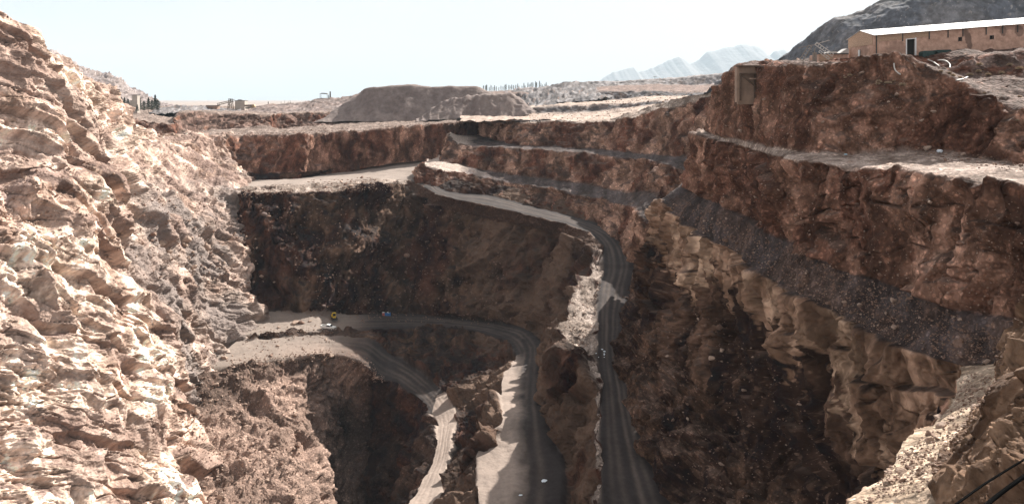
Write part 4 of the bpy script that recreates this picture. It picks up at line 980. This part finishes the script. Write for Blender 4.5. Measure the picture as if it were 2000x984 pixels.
for i in range(9):
    MB().tube([(i*4.1*k6,0,i*k6),((i+0.5)*4.1*k6,0,(i+0.5)*k6+3.2*k6)],0.12,4).build('strut', M_RUST, cv)
MB().box(0,33*k6,-0.8,0.8,0,0.15,0.242).build('belt', M_STEEL, cv)
tw = thing('trestle_tower', P(448,214,600), 'rusty open lattice tower standing between the conveyor and the silo', 'tower')
for s_,e_ in (((-4,0),(-1.2,0)),((6,0),(2.6,0))):
    for y_ in (0,3): MB().tube([(s_[0]*k6,y_,-1),(e_[0]*k6,y_,20*k6)],0.28,4).build('leg', M_RUST, tw)
for h in (4,9,14): MB().tube([((-4+h*0.14)*k6,0,h*k6),((6-h*0.17)*k6,0,h*k6)],0.2,4).build('crossbar', M_RUST, tw)
for h in (4,9): MB().tube([((-4+h*0.14)*k6,-0.1,h*k6),((6-(h+5)*0.17)*k6,-0.1,(h+5)*k6)],0.15,4).build('brace', M_RUST, tw)
MB().box(-2*k6,4*k6,-0.5,3.5,20*k6,20.9*k6).build('platform', M_STEEL, tw)
si = thing('silo', P(459,213,604), 'squat pale square silo at the right end of the far plant', 'silo')
MB().box(0,19*k6,0,7,-1,16*k6,bev=0.1).build('body', M_SILO, si); MB().box(-0.2,19.5*k6,-0.2,7.2,16*k6,16.7*k6).build('rim', M_STEEL, si); MB().prism([(3*k6,0),(15*k6,0),(10*k6,1.6*k6),(6*k6,1.8*k6)],1,5).build('ore_pile', plain('grey_ore',(0.2,0.2,0.2),0.9,0.3,1), si, (0,0,16.72*k6))
M_TYRE = plain('tyre_rubber',(0.03,0.028,0.027),0.85,0.2,5)
tk = thing('dump_truck', P(478,213,590), 'tiny dump truck parked right of the far silo', 'truck')
MB().prism([(0,1.6),(4.6,1.2),(5.1,3.2),(-0.5,3.0)],0,2.6).build('tipper', M_RUST, tk); MB().prism([(5.0,0.9),(7.3,0.9),(7.3,2.0),(6.6,3.3),(5.3,3.3)],0.1,2.5).build('cab', plain('ochre_cab',(0.35,0.24,0.12),0.5,0.1,2), tk)
MB().box(0.2,7.2,0.4,2.2,0.6,1.1).build('chassis', M_STEEL, tk)
for wx in (0.9,2.1,6.2):
    for wy in (0.0,2.3): MB().tube([(wx,wy,0.55),(wx,wy+0.35,0.55)],0.55,12).build('wheel', M_TYRE, tk)
bl = thing('white_block', P(258,213,560), 'pale narrow concrete tower between two clumps of dark trees on the left skyline', 'tower')
MB().box(0,3.6,0,4,-3,9.5).build('body', M_SILO, bl); MB().box(-0.2,3.8,-0.2,4.2,9.5,9.9).build('roof', M_STEEL, bl); MB().box(-1.8,-0.003,0.5,3,-3,6.0).build('side_wing', M_SILO, bl)
# shelter and posts on the low hill
p_, n_2 = hit(632,191); Ysh = p_.y
sl = thing('open_shelter', P(632,191,Ysh), 'small open shelter with dark flat roof on the low hill at the skyline', 'shelter'); kk = Ysh/FPX
for a in (-7,7):
    for y_ in (0,3): MB().tube([(a*kk,y_,-1),(a*kk,y_,7.5*kk)],0.13,5).build('post', M_STEEL, sl)
MB().prism([(-8*kk,7.5*kk),(8.5*kk,6.6*kk),(6*kk,8.6*kk),(-3*kk,9.2*kk)],-0.6,3.6).build('roof', M_STEEL, sl)
def polething(px, py, hpx, Y, label, cat, arms=0, r=0.16, grp=None):
    k = Y/FPX; t = thing('power_pole' if arms else 'post', P(px,py,Y), label, cat, grp)
    MB().tube([(0,0,-3),(0,0,hpx*k)], r, 6, r*0.8).build('shaft', M_STEEL, t)
    for a in range(arms):
        MB().box(-3.6*k,3.6*k,-0.1,0.1,(hpx-1.2-2.2*a)*k,(hpx-0.6-2.2*a)*k).build('crossarm', M_STEEL, t)
        for q in (-3,0,3): MB().tube([(q*k,0,(hpx-0.6-2.2*a)*k),(q*k,0,(hpx+0.5-2.2*a)*k)],0.12,5).build('insulator', M_WHITE, t)
polething(645,189,10,Ysh,'short thick dark post right of the small shelter on the skyline','post',r=0.6); polething(642,190,4,Ysh+2,'thin low post between the shelter and the thick post','post',r=0.25)
polething(524,206,7,600,'lone dark post with a knob on the hill crest right of the far plant','post',r=0.35)
for i,x in enumerate((549,556,563,567)): polething(x,204,6+(i%2)*2,640,('leftmost','second','third','rightmost')[i]+' thin pole in the sparse row on the hill crest left of the shelter','post',r=0.12,grp='thin poles on the hill crest')
polething(1205,170,13,900,'leftmost power pole on the stepped dumps under the blue mountains','power pole',1,0.2)
polething(1279,163,14,950,'power pole rising from a small mound near the middle of the stepped dumps','power pole',1,0.2)
polething(1420,156,16,900,'taller double armed power pole on the dump crest near the chute','power pole',2,0.25)
polething(1438,150,12,900,'power pole peeking over the crest just left of the concrete chute','power pole',1,0.22)

# ---- trees
M_LEAF = plain('dark_conifer_green',(0.045,0.06,0.045),0.85,0.35,1.2); M_LEAF2 = plain('poplar_green',(0.06,0.072,0.05),0.85,0.3,1.0); M_BARK = plain('bark',(0.12,0.09,0.07),0.9,0.2,4)
def tree_meshes(h, r, seed, n, conic, leaf, mat):
    rd = np.random.RandomState(seed)
    t = rd.rand(n)**0.9; ang_ = rd.rand(n)*6.283
    prof = (1-t)**0.8 if conic else np.sin(np.clip(t*0.92+0.08,0,1)*math.pi)**0.6
    prof = prof*(0.75+0.35*np.sin(t*37+seed)+0.2*np.sin(ang_*3+t*9))
    rad = r*prof*np.sqrt(rd.rand(n)*0.8+0.2)
    c = np.stack([rad*np.cos(ang_), rad*np.sin(ang_), h*(0.13+0.87*t)],1)
    d = rd.randn(n,3,3); d /= np.linalg.norm(d,axis=2,keepdims=True)
    v = c[:,None,:]+d*leaf*(0.5+rd.rand(n,1,1)); 
    me = bpy.data.meshes.new('crown'); f = np.arange(n*3).reshape(n,3)
    me.from_pydata(v.reshape(-1,3).tolist(), [], f.tolist()); me.materials.append(mat)
    m = MB(); m.tube([(0,0,-1.5),(0.1,0,h*0.4),(0,0.1,h*0.9)],0.03*h*0.6,6,0.03)
    for i in range(5):
        a = i*2.4; z_ = h*(0.25+0.11*i); q = r*0.6*(1-i*0.15); m.tube([(0,0,z_),(q*math.cos(a),q*math.sin(a),z_+q*0.5)],0.05,4,0.02)
    tm = bpy.data.meshes.new('trunk'); bmesh.ops.recalc_face_normals(m.bm, faces=m.bm.faces[:]); m.bm.to_mesh(tm); m.bm.free(); tm.materials.append(M_BARK)
    return me, tm
def tree(name, me, tm, loc, s, label, group):
    t = thing(name, loc, label, 'tree', group, rz=random.uniform(0,6)); t.scale = (s,s,s*random.uniform(0.9,1.15))
    for n_, m_ in (('crown',me),('trunk',tm)):
        o = bpy.data.objects.new(n_, m_); COL.objects.link(o); o.parent = t
TV = [tree_meshes(12, 3.2, s, 1500, s%2==0, 0.42, M_LEAF) for s in range(4)]
for i,(px,py,hp_) in enumerate(((229,205,16),(236,207,17),(243,209,17),(250,211,16),(273,214,20),(281,214,15),(290,214,24),(297,214,17),(303,214,25),(308,213,19),(268,215,12))):
    Y = 540+ (i*37)%60; tree('conifer_tree', *TV[i%4], P(px,py+4,Y), (hp_+4)*Y/FPX/12, ('leftmost','second','third','fourth')[i]+' dark green tree left of the pale tower on the left skyline' if px < 256 else {268:'shortest dark tree touching the pale tower on its right',273:'dark tree second to the right of the pale tower',281:'low dark tree third to the right of the pale tower',290:'first tall dark pointed tree in the clump right of the pale tower',297:'low dark tree between the two tall ones right of the pale tower',303:'tallest dark tree right of the pale tower on the left skyline',308:'rightmost dark tree of the clump on the left skyline'}[px], 'trees left of the pale tower' if px < 256 else 'trees right of the pale tower')
PV = [tree_meshes(12, 1.25, 20+s, 420, False, 0.5, M_LEAF2) for s in range(4)]
rt = random.Random(5)
for i in range(34):
    px = 944+i*3.75+rt.uniform(-1,1); Y = 860+rt.uniform(-25,25); py = 176-(px-944)*0.055
    tree('slender_tree', *PV[i%4], P(px,py+4,Y), (rt.uniform(4,10)+4)*Y/FPX/12, (nth(i,34) or '').replace('-',' ')+' slender dark tree in the long skyline row behind the gravel heap', 'row of slender trees on the skyline')

# ---- pickup, yellow loader, blue drum stack, litter
M_CAR = plain('white_car_paint',(0.78,0.78,0.76),0.35,0.04,3,bump=0.0); M_GLASS = plain('car_glass',(0.03,0.04,0.05),0.08,0.05,1,bump=0.0); M_YEL = plain('yellow_paint',(0.62,0.42,0.03),0.5,0.12,3); M_BLUE = plain('blue_drum',(0.03,0.16,0.42),0.5,0.2,2); M_RED = plain('faded_red',(0.4,0.12,0.1),0.6,0.2,2)
p_, _n = hit(641,641); 
pk = thing('pickup_truck', (p_.x,p_.y,p_.z+0.15), 'white pickup truck parked on the ledge at the edge of the shadow', 'pickup', rz=R(-14))
b_ = MB(); b_.prism([(-2.6,0.55),(2.55,0.55),(2.6,0.95),(2.45,1.08),(1.35,1.16),(-2.6,1.12)],-0.9,0.9); bmesh.ops.bevel(b_.bm, geom=b_.bm.edges[:], offset=0.06, segments=2, affect='EDGES'); body = b_.build('body', M_CAR, pk)
b_ = MB(); b_.prism([(-0.55,1.14),(1.35,1.15),(0.75,1.78),(-0.45,1.8)],-0.78,0.78); bmesh.ops.bevel(b_.bm, geom=b_.bm.edges[:], offset=0.07, segments=2, affect='EDGES'); b_.build('cab', M_CAR, pk)
MB().box(-2.5,-0.62,-0.8,0.8,1.125,1.14).build('bed_floor', M_STEEL, pk); MB().box(-2.55,-0.6,-0.88,-0.8,1.13,1.42).box(-2.55,-0.6,0.8,0.88,1.13,1.42).build('bed_side', M_CAR, pk); MB().box(-2.62,-2.56,-0.86,0.86,0.7,1.42).build('tailgate', M_CAR, pk)
MB().prism([(0.82,1.72),(1.36,1.17),(1.41,1.19),(0.87,1.74)],-0.66,0.66).build('windscreen', M_GLASS, pk)
for s_ in (-1,1):
    MB().prism([(-0.35,1.2),(1.1,1.2),(0.7,1.68),(-0.3,1.7)],min(s_*0.79,s_*0.80),max(s_*0.79,s_*0.80)).build('side_window', M_GLASS, pk)
    MB().box(2.56,2.64,s_*0.72-0.12,s_*0.72+0.12,0.78,0.95).build('headlight', M_WHITE, pk)
    for wx in (-1.7,1.7):
        wh = MB().tube([(wx,s_*0.72,0.38),(wx,s_*0.94,0.38)],0.38,14).build('wheel', M_TYRE, pk); MB().tube([(wx,s_*0.941,0.38),(wx,s_*0.95,0.38)],0.2,10).build('rim', M_WHITE, wh)
MB().box(2.58,2.72,-0.85,0.85,0.45,0.66).build('bumper', M_STEEL, pk)
p_, _n = hit(653,622)
ld = thing('yellow_loader', (p_.x,p_.y,p_.z), 'small yellow wheel loader parked in the shade behind the pickup', 'loader', rz=R(-70))
MB().box(-1.9,0.4,-0.75,0.75,0.7,1.55,bev=0.08).build('engine_cover', M_YEL, ld)
cbm = MB(); 
cbm.box(-0.2,1.0,-0.62,0.62,2.45,2.58,bev=0.03)
for a in (-0.12,0.9):
    for q in (-0.56,0.56): cbm.box(a-0.05,a+0.05,q-0.05,q+0.05,1.55,2.46)
cab_ = cbm.build('cab', M_YEL, ld); MB().box(-0.06,0.84,-0.54,0.54,1.5,2.44).build('cab_glass', M_GLASS, cab_)
MB().box(0.4,1.3,-0.45,0.45,0.6,1.35,bev=0.05).build('front_frame', M_YEL, ld)
bk_ = MB().prism([(2.1,0.15),(2.9,0.2),(2.75,0.35),(2.2,0.5),(2.3,1.1),(2.05,1.1)],-1.0,1.0).build('bucket', M_STEEL, ld)
for s_ in (-1,1):
    MB().tube([(0.9,s_*0.4,1.3),(1.6,s_*0.4,1.2),(2.1,s_*0.4,0.6)],0.1,5).build('lift_arm', M_YEL, ld)
    for wx in (-1.3,0.95): MB().tube([(wx,s_*0.55,0.55),(wx,s_*0.95,0.55)],0.55,14).build('wheel', M_TYRE, ld)
for i,(px,py,m_,lab) in enumerate(((748,614,M_RED,'faded red drum, leftmost in the drum stack behind the lower road'),(753,614,M_BLUE,'blue drum second from the left in the drum stack behind the lower road'),(757,615,M_BLUE,'blue drum second from the right in the drum stack behind the lower road'),(763,614,M_BLUE,'blue drum at the right end of the drum stack behind the lower road'))):
    p_, _n = hit(px,py); d_ = thing('drum', (p_.x,p_.y,p_.z-0.1), lab, 'drum'); d_.rotation_euler = (0,R(20 if i==2 else 0),0)
    MB().tube([(0,0,0),(0,0,1.25)],0.5,14).build('shell', m_, d_); MB().tube([(0,0,1.25),(0,0,1.31)],0.52,14).build('lid', M_STEEL if i%2 else M_WHITE, d_)
M_LIT = plain('white_plastic',(0.7,0.75,0.8),0.5,0.1,3); M_TEAL = plain('pale_blue_bag',(0.35,0.55,0.65),0.5,0.2,3)
def litter(px, py, s, label, mat=M_LIT, grp=None, flat=0.45):
    p, n = hit(px,py)
    if p is None: return
    bm = bmesh.new(); bmesh.ops.create_icosphere(bm, subdivisions=2, radius=1)
    for v in bm.verts: v.co = Vector((v.co.x*1.2, v.co.y*0.9, v.co.z*flat))*random.uniform(0.7,1.15)
    me = bpy.data.meshes.new('bag'); bm.to_mesh(me); bm.free(); me.materials.append(mat)
    o = bpy.data.objects.new('bag', me); COL.objects.link(o); o.location = p+Vector((0,0,0.15)); o.scale = (s*p.y/FPX,)*3; o.rotation_euler = (0,0,random.uniform(0,6)); tag(o,label,'bag',grp)
for qi,(px,py,s) in enumerate(((1178,683,2.2),(1180,686,2.4),(1182,688,1.8),(1180,691,1.6),(1181,695,1.5),(1183,699,1.2),(1166,691,1.6),(1168,699,1.4))):
    litter(px,py,s,('topmost white bag','second highest white bag, the largest','third highest white bag','fourth highest white bag, in the string','fifth highest white bag, in the string','lowest white bag of the right string','upper white bag of the left pair','lower white bag of the left pair')[qi]+' in the litter on the haul road',grp='white litter on the haul road')
litter(1060,938,6,'long white sheet of plastic on the shaded part of the lower road',flat=0.2)
litter(1019,964,3.4,'small white scrap at the bottom edge of the lower road',flat=0.2)
litter(1648,302,3,'pale blue bag on the shaded part of the upper right bench',M_TEAL)
litter(1832,297,5,'white triangular scrap among the boulders at the scree foot',flat=0.8)
# ---- dry bushes near the shed
M_DRY = plain('dry_grass',(0.42,0.32,0.22),0.9,0.25,6)
def bush_mesh(seed, n=380):
    rd = np.random.RandomState(seed); a = rd.rand(n)*6.283; el = np.arccos(rd.rand(n)*0.95); L_ = 0.6+0.5*rd.rand(n)
    d = np.stack([np.sin(el)*np.cos(a),np.sin(el)*np.sin(a),np.cos(el)*0.8],1)
    tip = d*L_[:,None]; base = d*0.08+rd.randn(n,3)*0.05; side = np.cross(d, rd.randn(n,3)); side /= np.linalg.norm(side,axis=1,keepdims=True)
    mid = (base+tip)/2+rd.randn(n,3)*0.04
    v = np.stack([base,mid-side*0.035,tip,mid+side*0.035],1).reshape(-1,3); me = bpy.data.meshes.new('dry_bush')
    me.from_pydata(v.tolist(), [], np.arange(n*4).reshape(n,4).tolist()); me.materials.append(M_DRY); return me
BV = [bush_mesh(s) for s in range(4)]
for i,(px,py,s) in enumerate(((1717,157,6),(1728,163,5),(1738,160,6),(1760,167,8),(1712,163,5),(1745,156,5),(1852,140,5),(1863,146,6),(1908,137,6),(1912,124,7),(1953,142,7),(1968,125,6),(1990,135,8),(1930,147,6),(1893,145,7),(1838,137,5),(1875,150,5),(1657,146,5),(1650,150,4),(1990,190,5),(1920,180,4),(1985,232,5))):
    p, n = hit(px,py)
    if p is None: continue
    o = bpy.data.objects.new('dry_bush', BV[i%4]); COL.objects.link(o); o.location = p-Vector((0,0,0.05)); o.scale = (s*1.15*p.y/FPX,)*3; o.rotation_euler = (0,0,i*1.3)
    near = px < 1800; size_ = 'tiny' if s < 5 else 'small' if s == 5 else 'round' if s == 6 else 'big'
    allx = sorted(q for q in (1717,1728,1738,1760,1712,1745,1657,1650)) if near else sorted((1852,1863,1908,1912,1953,1968,1990.0,1930,1893,1838,1875,1990.1,1920,1985))
    pos_ = nth(min(range(len(allx)), key=lambda j: abs(allx[j]-(px+(0.1 if py==190 else 0)))), len(allx)).replace('-',' ')
    tag(o, pos_+' pale dry bush, '+size_+', on the bank crest before the shed door' if near else pos_+' pale dry bush, '+size_+', on the slope right of the shed bank', 'bush', 'dry bushes in front of the shed door' if near else 'dry bushes on the slope right of the bank')
# ---- cables in the foreground
M_CAB = plain('black_cable',(0.006,0.006,0.006),1.0,0.1,3,0.0,0.0)
M_CAB.node_tree.nodes['Principled BSDF'].inputs['Specular IOR Level'].default_value = 0.0
def cable(pts, r, label):
    v = np.array([P(*a) for a in pts]); q = catmull(v, [6]*(len(v)-1)); tag(MB().tube([tuple(a) for a in q], r, 8).build('cable', M_CAB, smooth=True), label, 'cable')
cable([(1830,1010,19),(1880,975,20),(1930,940,22),(2020,885,24)],0.03,'thin upper black cable crossing the lower right corner')
cable([(1900,1010,16),(1935,978,17),(2000,930,18),(2080,880,19)],0.045,'thicker lower black cable crossing the lower right corner')
print('boulders', nb, 'tris', sum(len(o.data.polygons) for o in bpy.data.objects if o.type=='MESH'))
